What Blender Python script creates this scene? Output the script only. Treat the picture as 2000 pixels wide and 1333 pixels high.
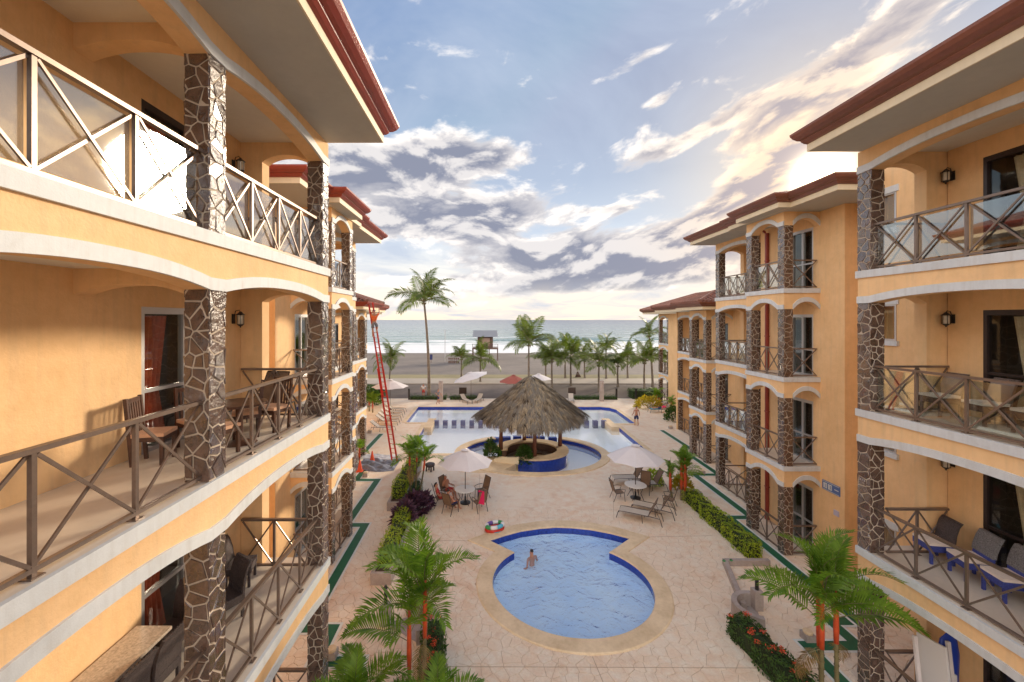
import bpy, math, random
from mathutils import Vector, Matrix, geometry
random.seed(7)
R = math.radians
PI = math.pi
for o in list(bpy.data.objects): bpy.data.objects.remove(o)
scene = bpy.context.scene
COL = scene.collection

# ---------------------------------------------------------------- camera, sky, sun, exposure
EYE = 9.28                                   # eye height above the courtyard
cam = bpy.data.cameras.new('camera'); camo = bpy.data.objects.new('camera', cam); COL.objects.link(camo)
camo.location = (0, 0, EYE); camo.rotation_euler = (R(90), 0, 0)
cam.sensor_width = 36; cam.lens = 14.4; cam.shift_x = .0225; cam.shift_y = -.02075
cam.clip_start = .05; cam.clip_end = 60000
scene.camera = camo
scene.view_settings.view_transform = 'Standard'; scene.view_settings.look = 'None'
scene.view_settings.gamma = 1; scene.view_settings.use_curve_mapping = False
scene.view_settings.exposure = 2.55
SUN_AZ, SUN_EL = R(39), R(15.5)                # azimuth to the right of the view, elevation
SD = Vector((math.sin(SUN_AZ)*math.cos(SUN_EL), math.cos(SUN_AZ)*math.cos(SUN_EL), math.sin(SUN_EL)))

def NG(nt):
    N, L = nt.nodes, nt.links
    def put(sock, v):
        if v is None: return
        if isinstance(v, (int, float)): sock.default_value = v
        elif isinstance(v, (tuple, list)):
            v = tuple(v)
            if len(sock.default_value) == 4 and len(v) == 3: v = v+(1,)
            sock.default_value = v
        else: L.new(v, sock)
    def m(op, a, b=None, c=None, clamp=False):
        n = N.new('ShaderNodeMath'); n.operation = op; n.use_clamp = clamp
        for i, v in enumerate((a, b, c)): put(n.inputs[i], v)
        return n.outputs[0]
    def mix(f, a, b, t='MIX'):
        n = N.new('ShaderNodeMix'); n.data_type = 'RGBA'; n.blend_type = t
        put(n.inputs[0], f); put(n.inputs[6], a); put(n.inputs[7], b)
        return n.outputs[2]
    def ramp(f, stops, interp='LINEAR'):
        n = N.new('ShaderNodeValToRGB'); n.color_ramp.interpolation = interp
        e = n.color_ramp.elements
        while len(e) > 1: e.remove(e[-1])
        e[0].position = stops[0][0]; c = stops[0][1]; e[0].color = tuple(c)+(1,) if len(c) == 3 else c
        for p, c in stops[1:]:
            q = e.new(p); q.color = tuple(c)+(1,) if len(c) == 3 else c
        put(n.inputs[0], f); return n.outputs[0]
    def noise(vec, scale, detail=4, rough=.55, dist=0, out=0):
        n = N.new('ShaderNodeTexNoise'); put(n.inputs['Vector'], vec)
        n.inputs['Scale'].default_value = scale; n.inputs['Detail'].default_value = detail
        n.inputs['Roughness'].default_value = rough; n.inputs['Distortion'].default_value = dist
        return n.outputs[out]
    def mr(v, a, b, c=0, d=1, smooth=False):
        n = N.new('ShaderNodeMapRange'); put(n.inputs[0], v)
        if smooth: n.interpolation_type = 'SMOOTHSTEP'
        for i, q in enumerate((a, b, c, d)): n.inputs[1+i].default_value = q
        return n.outputs[0]
    def comb(x, y, z):
        n = N.new('ShaderNodeCombineXYZ'); put(n.inputs[0], x); put(n.inputs[1], y); put(n.inputs[2], z); return n.outputs[0]
    def sep(v):
        n = N.new('ShaderNodeSeparateXYZ'); put(n.inputs[0], v); return n.outputs
    return N, L, put, m, mix, ramp, noise, mr, comb, sep

world = bpy.data.worlds.new('World'); scene.world = world; world.use_nodes = True
nt = world.node_tree; nt.nodes.clear()
N, L, put, m, mix, ramp, noise, mr, comb, sep = NG(nt)
tc = N.new('ShaderNodeTexCoord'); X, Y, Z = sep(tc.outputs['Generated'])
zc = m('MAXIMUM', Z, 0.0)
sky = N.new('ShaderNodeTexSky'); sky.sky_type = 'NISHITA'; sky.sun_disc = False
sky.sun_elevation = SUN_EL; sky.sun_rotation = SUN_AZ
grad = ramp(zc, [(0, (.36, .285, .20)), (.05, (.35, .295, .22)), (.12, (.27, .265, .245)), (.20, (.165, .20, .24)),
                 (.32, (.08, .115, .17)), (.47, (.048, .074, .13)), (1, (.05, .08, .145))])
nis = mix(1, sky.outputs[0], (.10, .10, .10), 'MULTIPLY'); nis = mix(1, nis, (.35, .32, .30), 'DARKEN')
base = mix(.15, grad, nis)
# high thin veil
veil = noise(comb(m('DIVIDE', X, m('ADD', zc, .12)), m('DIVIDE', Y, m('ADD', zc, .12)), 0.0), .9, 6, .6, .8)
base = mix(mr(veil, .36, .66, 0, .75), base, (.145, .168, .21))
# sun behind the right building: warm glow
cd = m('MAXIMUM', m('ADD', m('ADD', m('MULTIPLY', X, SD.x), m('MULTIPLY', Y, SD.y)), m('MULTIPLY', Z, SD.z)), 0.0)
g1 = m('POWER', cd, 2200); g2 = m('POWER', cd, 40)
base = mix(m('MULTIPLY', g2, .6, clamp=True), base, (.36, .28, .18))
# cumulus banks (direction space)
az = m('ARCTAN2', X, Y); el = m('ARCSINE', Z)
def D(px, py):
    dx, dz = (px-955)/800, (625-py)/800
    return math.atan(dx), math.atan(dz/math.hypot(1, dx))
def blob(px, py, wx, wy, tilt, amp):
    a0, e0 = D(px, py); sa, se = wx/900, wy/900
    c, s = math.cos(tilt), math.sin(tilt)
    da = m('SUBTRACT', az, a0); de = m('SUBTRACT', el, e0)
    p = m('MULTIPLY', m('ADD', m('MULTIPLY', da, c), m('MULTIPLY', de, s)), 1/sa)
    q = m('MULTIPLY', m('SUBTRACT', m('MULTIPLY', de, c), m('MULTIPLY', da, s)), 1/se)
    r2 = m('ADD', m('MULTIPLY', p, p), m('MULTIPLY', q, q))
    return m('MULTIPLY', m('EXPONENT', m('MULTIPLY', r2, -1.0)), amp)
bl = 0.0
for b in [(905, 312, 160, 34, .06, .42), (740, 330, 130, 50, 0, .34), (930, 428, 190, 40, .10, .48), (1090, 492, 220, 38, .12, .48),
          (1300, 510, 270, 40, .12, .44), (730, 410, 130, 55, 0, .26), (1400, 240, 150, 16, .30, .30), (1500, 330, 130, 24, .50, .32),
          (1560, 190, 150, 18, .45, .24), (1700, 110, 220, 34, .45, .22), (1180, 555, 280, 16, .04, .30), (850, 545, 200, 10, 0, .18), (1420, 400, 170, 16, .40, .28), (1280, 100, 200, 14, .25, .14), (1180, 410, 60, 10, 0, .2), (1290, 195, 40, 12, .3, .22),
          (450, 260, 350, 120, 0, .2), (2000, 300, 350, 120, 0, .2)]:
    q = blob(*b); bl = q if isinstance(bl, float) else m('ADD', bl, q)
def dens(dz):
    v = comb(X, Y, m('ADD', m('MULTIPLY', m('ADD', Z, dz), 2.2), m('MULTIPLY', m('POWER', m('MAXIMUM', m('SUBTRACT', X, .12), 0.0), 1.3), -.6)))
    n1 = noise(v, 6.4, 9, .57, .25)
    return n1
far = mr(Y, -.3, .3, .16, 0)                # extra cloud cover added behind the view, as fill for the scene
low = mr(zc, .62, .95, 0, -.05)
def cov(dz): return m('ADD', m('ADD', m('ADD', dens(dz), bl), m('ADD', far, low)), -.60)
c0, c1 = cov(0), cov(.022)
alpha = mr(c0, -.02, .13, 0, 1, True)
lit = mr(m('SUBTRACT', c0, c1), -.05, .085, 0, 1, True)
core = mr(c0, .03, .26, 1, 0)
lightf = m('MULTIPLY', m('ADD', m('MULTIPLY', lit, .55), m('MULTIPLY', core, .55)), 1.0, clamp=True)
# front-lit clouds away from the sun, brightened as added fill light
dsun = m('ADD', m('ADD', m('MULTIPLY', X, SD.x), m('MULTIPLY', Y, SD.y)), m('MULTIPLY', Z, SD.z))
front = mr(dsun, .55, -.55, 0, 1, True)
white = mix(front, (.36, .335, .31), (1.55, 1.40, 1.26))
white = mix(g2, white, (.46, .33, .19))
dark = mix(front, (.075, .08, .105), (.52, .50, .54)); dark = mix(m('MULTIPLY', g2, .6), dark, (.24, .19, .17))
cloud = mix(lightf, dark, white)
hz = mr(zc, .0, .10, .12, .95)
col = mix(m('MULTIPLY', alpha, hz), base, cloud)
col = mix(m('MULTIPLY', g1, 1.0, clamp=True), col, (2.0, 1.6, 1.05))
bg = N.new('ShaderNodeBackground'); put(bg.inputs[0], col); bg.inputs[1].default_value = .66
out = N.new('ShaderNodeOutputWorld'); L.new(bg.outputs[0], out.inputs[0])

sun = bpy.data.lights.new('sun', 'SUN'); sun.energy = .75; sun.angle = R(8); sun.color = (1, .84, .64)
suno = bpy.data.objects.new('sun', sun); COL.objects.link(suno)
suno.rotation_euler = SD.to_track_quat('Z', 'Y').to_euler()

# ---------------------------------------------------------------- helpers
def gp(px, py, z=0.0):
    Yy = (EYE-z)*800/(py-625); return Vector(((px-955)*Yy/800, Yy, z))
WL = {}
def tag(o, label=None, cat=None, group=None, kind=None):
    if label: o['label'] = label
    if cat: o['category'] = cat
    if group: o['group'] = group
    if kind: o['kind'] = kind
    return o
def empty(name, loc=(0, 0, 0), rz=0, parent=None):
    o = bpy.data.objects.new(name, None); COL.objects.link(o)
    o.empty_display_size = .1
    w = Vector(loc)
    if parent: o.parent = parent; o.location = w-WL.get(parent.name, Vector())
    else: o.location = w
    o.rotation_euler = (0, 0, rz); WL[o.name] = w
    return o
def thing(name, label, cat, loc=(0, 0, 0), rz=0, group=None, kind=None):
    return tag(empty(name, loc, rz), label, cat, group, kind)
def kids(o): return [c for c in bpy.data.objects if c.parent == o]
CH = {}
def reg(o, p):
    if p: CH.setdefault(p.name, []).append(o)
def copy_tree(o, parent=None):
    c = o.copy(); COL.objects.link(c)
    if parent: c.parent = parent; reg(c, parent)
    for ch in list(CH.get(o.name, [])): copy_tree(ch, c)
    return c

class MB:
    T = None
    def __init__(s): s.v = []; s.f = []; s.m = []; s.mi = 0
    def add(s, vs, fs):
        b = len(s.v); s.v += [tuple(p) for p in vs]; s.f += [tuple(i+b for i in q) for q in fs]; s.m += [s.mi]*len(fs)
        return s
    def box(s, x0, x1, y0, y1, z0, z1):
        x0, x1 = min(x0, x1), max(x0, x1); y0, y1 = min(y0, y1), max(y0, y1)
        return s.add([(x0, y0, z0), (x1, y0, z0), (x1, y1, z0), (x0, y1, z0), (x0, y0, z1), (x1, y0, z1), (x1, y1, z1), (x0, y1, z1)],
              [(0, 3, 2, 1), (4, 5, 6, 7), (0, 1, 5, 4), (1, 2, 6, 5), (2, 3, 7, 6), (3, 0, 4, 7)])
    def bar(s, p, q, w, h, up=(0, 0, 1)):
        p, q = Vector(p), Vector(q); d = (q-p).normalized(); u = Vector(up)
        a = d.cross(u)
        if a.length < 1e-4: a = d.cross(Vector((1, 0, 0)))
        a.normalize(); b = a.cross(d).normalized(); a = a*w/2; b = b*h/2
        vs = [p-a-b, p+a-b, p+a+b, p-a+b, q-a-b, q+a-b, q+a+b, q-a+b]
        return s.add(vs, [(0, 1, 2, 3), (7, 6, 5, 4), (0, 4, 5, 1), (1, 5, 6, 2), (2, 6, 7, 3), (3, 7, 4, 0)])
    def loft(s, rings, cap=True, close=True):
        n = len(rings[0]); vs = [p for r in rings for p in r]; fs = []
        for i in range(len(rings)-1):
            for j in range(n if close else n-1):
                k = (j+1) % n
                fs.append((i*n+j, i*n+k, (i+1)*n+k, (i+1)*n+j))
        if cap: fs.append(tuple(reversed(range(n)))); fs.append(tuple((len(rings)-1)*n+j for j in range(n)))
        return s.add(vs, fs)
    def path(s, pts, rad, n=8, cap=True):
        pts = [Vector(p) for p in pts]; rings = []; ref = None
        if isinstance(rad, (int, float)): rad = [rad]*len(pts)
        for i, p in enumerate(pts):
            d = (pts[min(i+1, len(pts)-1)]-pts[max(i-1, 0)])
            if d.length < 1e-6: d = Vector((0, 0, 1))
            d.normalize()
            if ref is None: ref = Vector((0, 0, 1)) if abs(d.z) < .9 else Vector((1, 0, 0))
            a = d.cross(ref).normalized(); b = a.cross(d).normalized(); ref = b
            rings.append([p+(a*math.cos(t)+b*math.sin(t))*rad[i] for t in [2*PI*j/n for j in range(n)]])
        return s.loft(rings, cap)
    def lathe(s, prof, n=16, c=(0, 0, 0), cap=True):
        return s.loft([[(c[0]+r*math.cos(2*PI*j/n), c[1]+r*math.sin(2*PI*j/n), c[2]+z) for j in range(n)] for r, z in prof], cap)
    def prism(s, poly, z0, z1):
        n = len(poly); vs = [(p[0], p[1], z0) for p in poly]+[(p[0], p[1], z1) for p in poly]
        return s.add(vs, [tuple(reversed(range(n))), tuple(range(n, 2*n))]+[(j, (j+1) % n, n+(j+1) % n, n+j) for j in range(n)])
    def build(s, name, mats, parent=None, smooth=False, kind=None, T=None):
        if not s.v: return None
        T = T or MB.T; vs, fs = s.v, s.f
        if T:
            vs = [T(*p) for p in vs]
            if T(1, 0, 0)[0] < T(0, 0, 0)[0]: fs = [tuple(reversed(q)) for q in fs]
        w = WL.get(parent.name, Vector()) if parent else Vector()
        if w.length: vs = [(p[0]-w.x, p[1]-w.y, p[2]-w.z) for p in vs]
        me = bpy.data.meshes.new(name); me.from_pydata(vs, [], fs)
        if not isinstance(mats, (list, tuple)): mats = [mats]
        for q in mats: me.materials.append(q)
        if len(mats) > 1: me.polygons.foreach_set('material_index', s.m)
        if smooth:
            me.polygons.foreach_set('use_smooth', [True]*len(me.polygons))
        me.update()
        o = bpy.data.objects.new(name, me); COL.objects.link(o)
        if parent: o.parent = parent; reg(o, parent); WL[o.name] = w
        if kind: o['kind'] = kind
        return o
def inst(name, mesh, parent, M=None, loc=None):
    o = bpy.data.objects.new(name, mesh); COL.objects.link(o)
    o.parent = parent; reg(o, parent); WL[o.name] = WL.get(parent.name, Vector())
    if M is not None: o.matrix_local = M
    if loc is not None: o.location = loc
    return o

# ---------------------------------------------------------------- materials
MT = {}
def mat(name, color, rough=.6, metal=0, spec=.5, var=None, bump=None, sheen=0, coat=0, trans=0, **kw):
    """var = (scale, dark multiplier, light multiplier); bump = (scale, strength, distance)"""
    M = bpy.data.materials.new(name); M.use_nodes = True; t = M.node_tree
    N, L, put, m, mix, ramp, noise, mr, comb, sep = NG(t)
    P = t.nodes['Principled BSDF']; c = tuple(color)
    P.inputs['Roughness'].default_value = rough; P.inputs['Metallic'].default_value = metal
    P.inputs['Specular IOR Level'].default_value = spec
    if coat: P.inputs['Coat Weight'].default_value = coat
    ge = N.new('ShaderNodeNewGeometry'); pos = ge.outputs['Position']
    cs = c
    if var:
        n1 = noise(pos, var[0], 6, .62); n2 = noise(pos, var[0]*9, 3, .6)
        f = m('ADD', m('MULTIPLY', n1, .7), m('MULTIPLY', n2, .3))
        a = tuple(min(1, q*var[1]) for q in c); b = tuple(min(1, q*var[2]) for q in c)
        if len(var) > 3: a = tuple(q*w for q, w in zip(a, var[3]))
        cs = mix(mr(f, .32, .68), a, b)
    if kw.get('streak'):
        x_, y_, z_ = sep(pos); sv = comb(m('MULTIPLY', x_, 5), m('MULTIPLY', y_, 5), m('MULTIPLY', z_, .45))
        f1 = mr(noise(sv, 1.6, 5, .6), .48, .74, 0, kw['streak']); f2 = mr(noise(pos, 3.1, 6, .7, .5), .56, .72, 0, kw['streak']*.8)
        cs = mix(f1, cs, (.33, .27, .20)); cs = mix(f2, cs, (.40, .30, .20))
    if kw.get('rand'):
        oi = N.new('ShaderNodeObjectInfo')
        r = kw['rand']; cs = mix(1, cs, ramp(oi.outputs['Random'], [(0, (r[0],)*3), (1, (r[1],)*3)]), 'MULTIPLY')
    put(P.inputs['Base Color'], cs)
    if bump:
        b = N.new('ShaderNodeBump'); b.inputs['Strength'].default_value = bump[1]; b.inputs['Distance'].default_value = bump[2]
        put(b.inputs['Height'], noise(pos, bump[0], 5, .6)); L.new(b.outputs[0], P.inputs['Normal'])
    if trans:
        P.inputs['Transmission Weight'].default_value = trans
    MT[name] = M; return M
def leafmat(name, c1, c2, tr=.35, scale=3.0, rough=.45):
    M = bpy.data.materials.new(name); M.use_nodes = True; t = M.node_tree
    N, L, put, m, mix, ramp, noise, mr, comb, sep = NG(t)
    P = t.nodes['Principled BSDF']; P.inputs['Roughness'].default_value = rough; P.inputs['Specular IOR Level'].default_value = .35
    ge = N.new('ShaderNodeNewGeometry')
    n1 = noise(ge.outputs['Position'], scale, 3, .6)
    f = m('ADD', m('MULTIPLY', mr(n1, .3, .7), .6), m('MULTIPLY', ge.outputs['Random Per Island'], .4))
    c = mix(f, c1, c2); put(P.inputs['Base Color'], c)
    T = N.new('ShaderNodeBsdfTranslucent'); put(T.inputs[0], mix(1, c, (1.3, 1.5, .6), 'MULTIPLY'))
    s = N.new('ShaderNodeMixShader'); s.inputs[0].default_value = tr
    L.new(P.outputs[0], s.inputs[1]); L.new(T.outputs[0], s.inputs[2]); L.new(s.outputs[0], t.nodes['Material Output'].inputs[0])
    MT[name] = M; return M

stucco = mat('apricot_stucco', (.88, .58, .305), .75, spec=.25, streak=.16, var=(.55, .86, 1.05, (1, .95, .86)), bump=(20, .35, .02))
trimm = mat('pale_trim_paint', (.67, .69, .69), .6, streak=.22, var=(1.2, .86, 1.04), bump=(60, .2, .01))
cream = mat('cream_paint', (.80, .68, .47), .6, streak=.12, var=(1.0, .9, 1.04), bump=(60, .15, .01))
ceilm = mat('ceiling_plaster', (.80, .76, .66), .8, var=(.7, .92, 1.03), bump=(50, .2, .01))
tilef = mat('balcony_floor_tile', (.72, .62, .50), .35, var=(.9, .86, 1.05))
browng = mat('brown_gutter', (.21, .075, .048), .38, spec=.5, var=(1.1, .75, 1.2))  # browner, duller gutter colour, right building only
redm = mat('red_gutter_paint', (.30, .045, .028), .38, spec=.5, var=(1.1, .8, 1.15))
rooft = mat('clay_roof_tile', (.27, .12, .08), .7, var=(1.6, .55, 1.35), bump=(12, .6, .03))
stonem = mat('varnished_river_stone', (.080, .045, .032), .24, spec=.9, var=(5, .4, 1.9), bump=(11, .8, .03), coat=1.0)
mortar = mat('stone_mortar', (.52, .43, .33), .85, var=(8, .8, 1.1), bump=(60, .5, .01))
bronze = mat('bronze_rail_metal', (.23, .17, .135), .33, metal=.55, var=(3, .8, 1.15))
dframe = mat('dark_frame', (.035, .022, .020), .35, var=(2, .8, 1.2))
alu = mat('aluminium_frame', (.55, .53, .52), .35, metal=.6)
curt_r = mat('terracotta_curtain', (.72, .17, .08), .8, var=(3, .6, 1.2))
curt_c = mat('cream_curtain', (.85, .70, .50), .8, var=(3, .7, 1.1))
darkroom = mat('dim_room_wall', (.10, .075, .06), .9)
wood = mat('dark_stained_wood', (.085, .036, .020), .42, var=(6, .5, 1.6), bump=(30, .3, .01))
cush = mat('peach_cushion', (.78, .45, .27), .85, var=(4, .85, 1.1))
wick = mat('dark_wicker', (.055, .040, .038), .6, var=(40, .4, 2.4), bump=(90, 1, .02))
wickb = mat('blue_wicker', (.045, .06, .27), .6, var=(40, .6, 1.7), bump=(90, 1, .02))
wickg = mat('grey_wicker', (.20, .19, .19), .7, var=(45, .35, 1.8), bump=(90, 1, .02))
cushw = mat('cream_cushion', (.80, .68, .58), .85, var=(4, .9, 1.05))
granite = mat('speckled_granite', (.62, .50, .38), .25, var=(28, .55, 1.25))
black = mat('black_metal', (.02, .018, .017), .4)
lampg = mat('seeded_lamp_glass', (.60, .52, .40), .25, var=(20, .8, 1.1))
coping = mat('sandstone_coping', (.78, .61, .40), .7, var=(1.1, .78, 1.12, (1, .92, .80)), bump=(18, .4, .015))
blue = mat('cobalt_pool_tile', (.015, .045, .30), .2, var=(9, .6, 1.7))
greenp = mat('green_walk_paint', (.010, .115, .050), .55, var=(2.5, .75, 1.25))
whitel = mat('white_line_paint', (.76, .76, .70), .6, var=(3, .85, 1.03))
concrete = mat('planter_concrete', (.42, .35, .31), .8, var=(2.2, .75, 1.15), bump=(30, .4, .01))
soil = mat('planter_soil', (.10, .06, .04), .95, var=(6, .6, 1.5), bump=(12, 1, .05))
redst = mat('red_crownshaft', (.55, .075, .02), .4, var=(4, .7, 1.25))
stem = mat('green_brown_stem', (.17, .14, .06), .6, var=(6, .55, 1.4), bump=(20, .4, .01))
trunkm = mat('palm_trunk_bark', (.21, .165, .12), .85, var=(4, .6, 1.35), bump=(8, .8, .05))
leafn = leafmat('lipstick_palm_leaf', (.045, .13, .012), (.27, .40, .045), .4, 2.5)
leafb = leafmat('dead_frond_leaf', (.16, .09, .03), (.34, .22, .08), .2, 2.5)
leafc = leafmat('coconut_palm_leaf', (.04, .07, .011), (.19, .23, .035), .32, .8)
hedgel = leafmat('hedge_leaf', (.10, .22, .012), (.56, .60, .04), .35, 3.5)
hedged = leafmat('dark_hedge_leaf', (.02, .055, .012), (.09, .17, .03), .3, 2.5)
purple = leafmat('purple_cordyline_leaf', (.03, .015, .035), (.14, .06, .10), .2, 4)
yell = leafmat('yellow_croton_leaf', (.20, .22, .02), (.65, .42, .03), .35, 4)
flower = mat('red_ixora_flower', (.75, .09, .03), .6)
canvas = mat('umbrella_canvas', (.74, .68, .66), .8, var=(1.5, .92, 1.04))
bframe = mat('brown_patio_frame', (.085, .060, .048), .4, metal=.2)
sling = mat('tan_sling_fabric', (.22, .135, .080), .7, var=(3, .85, 1.2), bump=(120, .4, .005))
slingl = mat('light_sling_fabric', (.55, .47, .38), .7, var=(3, .85, 1.1))
tabw = mat('white_table_top', (.82, .79, .74), .3)
red = mat('ladder_red_paint', (.62, .035, .020), .45, var=(5, .8, 1.1))
orange = mat('safety_orange', (.85, .10, .03), .5)
skinm = mat('tanned_skin', (.50, .23, .14), .5, var=(6, .88, 1.1))
hair = mat('dark_hair', (.025, .014, .010), .5)
navy = mat('navy_cloth', (.030, .034, .10), .8, var=(8, .7, 1.4))
wcloth = mat('white_cloth', (.72, .72, .72), .8)
rcloth = mat('red_cloth', (.45, .05, .045), .8)
gcloth = mat('grey_cloth', (.22, .22, .25), .8)
ocloth = mat('orange_shirt_cloth', (.80, .16, .04), .8)
pink = mat('pink_towel', (.75, .02, .12), .9)
teal = mat('turquoise_towel', (.12, .48, .62), .9)
blueb = mat('blue_plastic', (.02, .06, .42), .35)
whitep = mat('white_plastic', (.78, .76, .74), .4)
tarp = mat('grey_tarpaulin', (.17, .18, .21), .45, var=(3, .5, 1.8))
chrome = mat('steel_tube', (.60, .60, .60), .25, metal=.9)
greenpl = mat('green_plastic', (.05, .30, .09), .4)
purplep = mat('purple_plastic', (.16, .09, .35), .4)
straw = [mat('thatch_light', (.40, .31, .19), .9), mat('thatch_mid', (.21, .15, .09), .9), mat('thatch_grey', (.20, .175, .14), .9), mat('thatch_dark', (.045, .03, .02), .95)]
postw = mat('reddish_post_wood', (.20, .075, .045), .6, var=(5, .6, 1.3), bump=(12, .5, .02))
yellf = mat('yellow_bar_floor', (.50, .36, .12), .5, var=(2, .8, 1.2))
hutw = mat('hut_timber', (.13, .075, .055), .8, var=(3, .7, 1.3))
hutr = mat('hut_roof_sheet', (.24, .24, .25), .6)

def paving_mat():
    M = mat('stamped_concrete', (.74, .55, .40), .68, spec=.35)
    t = M.node_tree; N, L, put, m, mix, ramp, noise, mr, comb, sep = NG(t); P = t.nodes['Principled BSDF']
    ge = N.new('ShaderNodeNewGeometry'); pos = ge.outputs['Position']; oi = N.new('ShaderNodeObjectInfo')
    n1 = noise(pos, .38, 5, .6, .6); n2 = noise(pos, 2.2, 6, .62, .3); n3 = noise(pos, 17, 4, .6)
    c = mix(mr(n1, .34, .66), (.80, .57, .39), (.87, .72, .55))
    c = mix(mr(n2, .38, .64), c, (.88, .77, .62))
    c = mix(mr(noise(pos, 1.3, 5, .65, .8), .57, .74, 0, .5), c, (.58, .35, .21))
    c = mix(mr(n3, .35, .65, 0, .28), c, (.60, .43, .30))
    c = mix(mr(noise(pos, .22, 4, .6, 1.0), .50, .70, 0, .45), c, (.84, .66, .48))
    c = mix(mr(noise(pos, .75, 6, .7, 1.4), .62, .72, 0, .35), c, (.46, .36, .28))
    put(P.inputs['Base Color'], c)
    b = N.new('ShaderNodeBump'); b.inputs['Strength'].default_value = .6; b.inputs['Distance'].default_value = .02
    v = N.new('ShaderNodeTexVoronoi'); v.feature = 'DISTANCE_TO_EDGE'; v.inputs['Scale'].default_value = 3.0; put(v.inputs['Vector'], pos)
    hgt = m('ADD', m('MULTIPLY', n3, .35), m('MULTIPLY', mr(v.outputs[0], 0, .05), .45))
    put(b.inputs['Height'], hgt); L.new(b.outputs[0], P.inputs['Normal'])
    return M
paving = paving_mat()
slabm = mat('smooth_deck_concrete', (.80, .665, .51), .55, spec=.4, var=(.5, .88, 1.06, (1, .90, .80)), bump=(25, .3, .01))
joint = mat('dark_joint', (.50, .36, .245), .9)

def glass_mat(name, tint, refl, rough=.02, fres=False):
    M = bpy.data.materials.new(name); M.use_nodes = True; t = M.node_tree
    N, L, put, m, mix, ramp, noise, mr, comb, sep = NG(t); N.remove(t.nodes['Principled BSDF'])
    lw = N.new('ShaderNodeLayerWeight'); lw.inputs[0].default_value = .5
    tr = N.new('ShaderNodeBsdfTransparent'); tr.inputs[0].default_value = tuple(tint)+(1,)
    gl = N.new('ShaderNodeBsdfGlossy'); gl.inputs['Roughness'].default_value = rough; gl.inputs[0].default_value = (.93, .93, .92, 1)
    s = N.new('ShaderNodeMixShader'); put(s.inputs[0], m('ADD', m('MULTIPLY', m('POWER', lw.outputs['Facing'], 4 if fres else 1.8), 1-refl), refl, clamp=True))
    L.new(tr.outputs[0], s.inputs[1]); L.new(gl.outputs[0], s.inputs[2]); L.new(s.outputs[0], N['Material Output'].inputs[0])
    MT[name] = M; return M
glm = glass_mat('mirror_coated_glass', (.72, .73, .72), .16)
glc = glass_mat('clear_balustrade_glass', (.86, .92, .90), .10)
glw = glass_mat('door_glass', (.86, .88, .86), .04, fres=True)

def water_mat(name, tint, bs, bd, base=.06, rough=.03, white=0):
    M = bpy.data.materials.new(name); M.use_nodes = True; t = M.node_tree
    N, L, put, m, mix, ramp, noise, mr, comb, sep = NG(t); N.remove(t.nodes['Principled BSDF'])
    ge = N.new('ShaderNodeNewGeometry'); pos = ge.outputs['Position']
    b = N.new('ShaderNodeBump'); b.inputs['Strength'].default_value = bs; b.inputs['Distance'].default_value = bd
    put(b.inputs['Height'], m('ADD', noise(pos, 1.6, 3, .5, 1.2), m('MULTIPLY', noise(pos, 5.5, 2, .5, .8), .3)))
    fr = N.new('ShaderNodeLayerWeight'); fr.inputs[0].default_value = .5; L.new(b.outputs[0], fr.inputs['Normal'])
    tr = N.new('ShaderNodeBsdfTransparent'); tr.inputs[0].default_value = tuple(tint)+(1,)
    gl = N.new('ShaderNodeBsdfGlossy'); gl.inputs['Roughness'].default_value = rough; L.new(b.outputs[0], gl.inputs['Normal'])
    s = N.new('ShaderNodeMixShader'); put(s.inputs[0], m('ADD', m('MULTIPLY', m('POWER', fr.outputs['Facing'], 4.2), .92), base, clamp=True))
    L.new(tr.outputs[0], s.inputs[1]); L.new(gl.outputs[0], s.inputs[2]); L.new(s.outputs[0], N['Material Output'].inputs[0])
    return M
poolw = water_mat('small_pool_water', (.95, .98, 1.0), .85, .16, .10)
bigw = water_mat('lagoon_water', (.985, .995, 1), .12, .04, .04, .04)
def poolfloor(name, c1, c2):
    M = mat(name, c1, .5); t = M.node_tree; N, L, put, m, mix, ramp, noise, mr, comb, sep = NG(t)
    ge = N.new('ShaderNodeNewGeometry'); pos = ge.outputs['Position']
    v = N.new('ShaderNodeTexVoronoi'); v.feature = 'DISTANCE_TO_EDGE'; v.inputs['Scale'].default_value = 1.5
    n = N.new('ShaderNodeTexNoise'); n.inputs['Scale'].default_value = 1.3; put(n.inputs['Vector'], pos)
    put(v.inputs['Vector'], mix(.5, pos, n.outputs['Color']))
    put(t.nodes['Principled BSDF'].inputs['Base Color'], mix(mr(noise(pos, .5, 4), .35, .65), c1, c2)); return M
pf1 = poolfloor('pale_blue_pool_floor', (.50, .72, .99), (.68, .85, 1.0))
pf2 = poolfloor('white_pool_floor', (.90, .93, .93), (.93, .94, .93))

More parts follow.
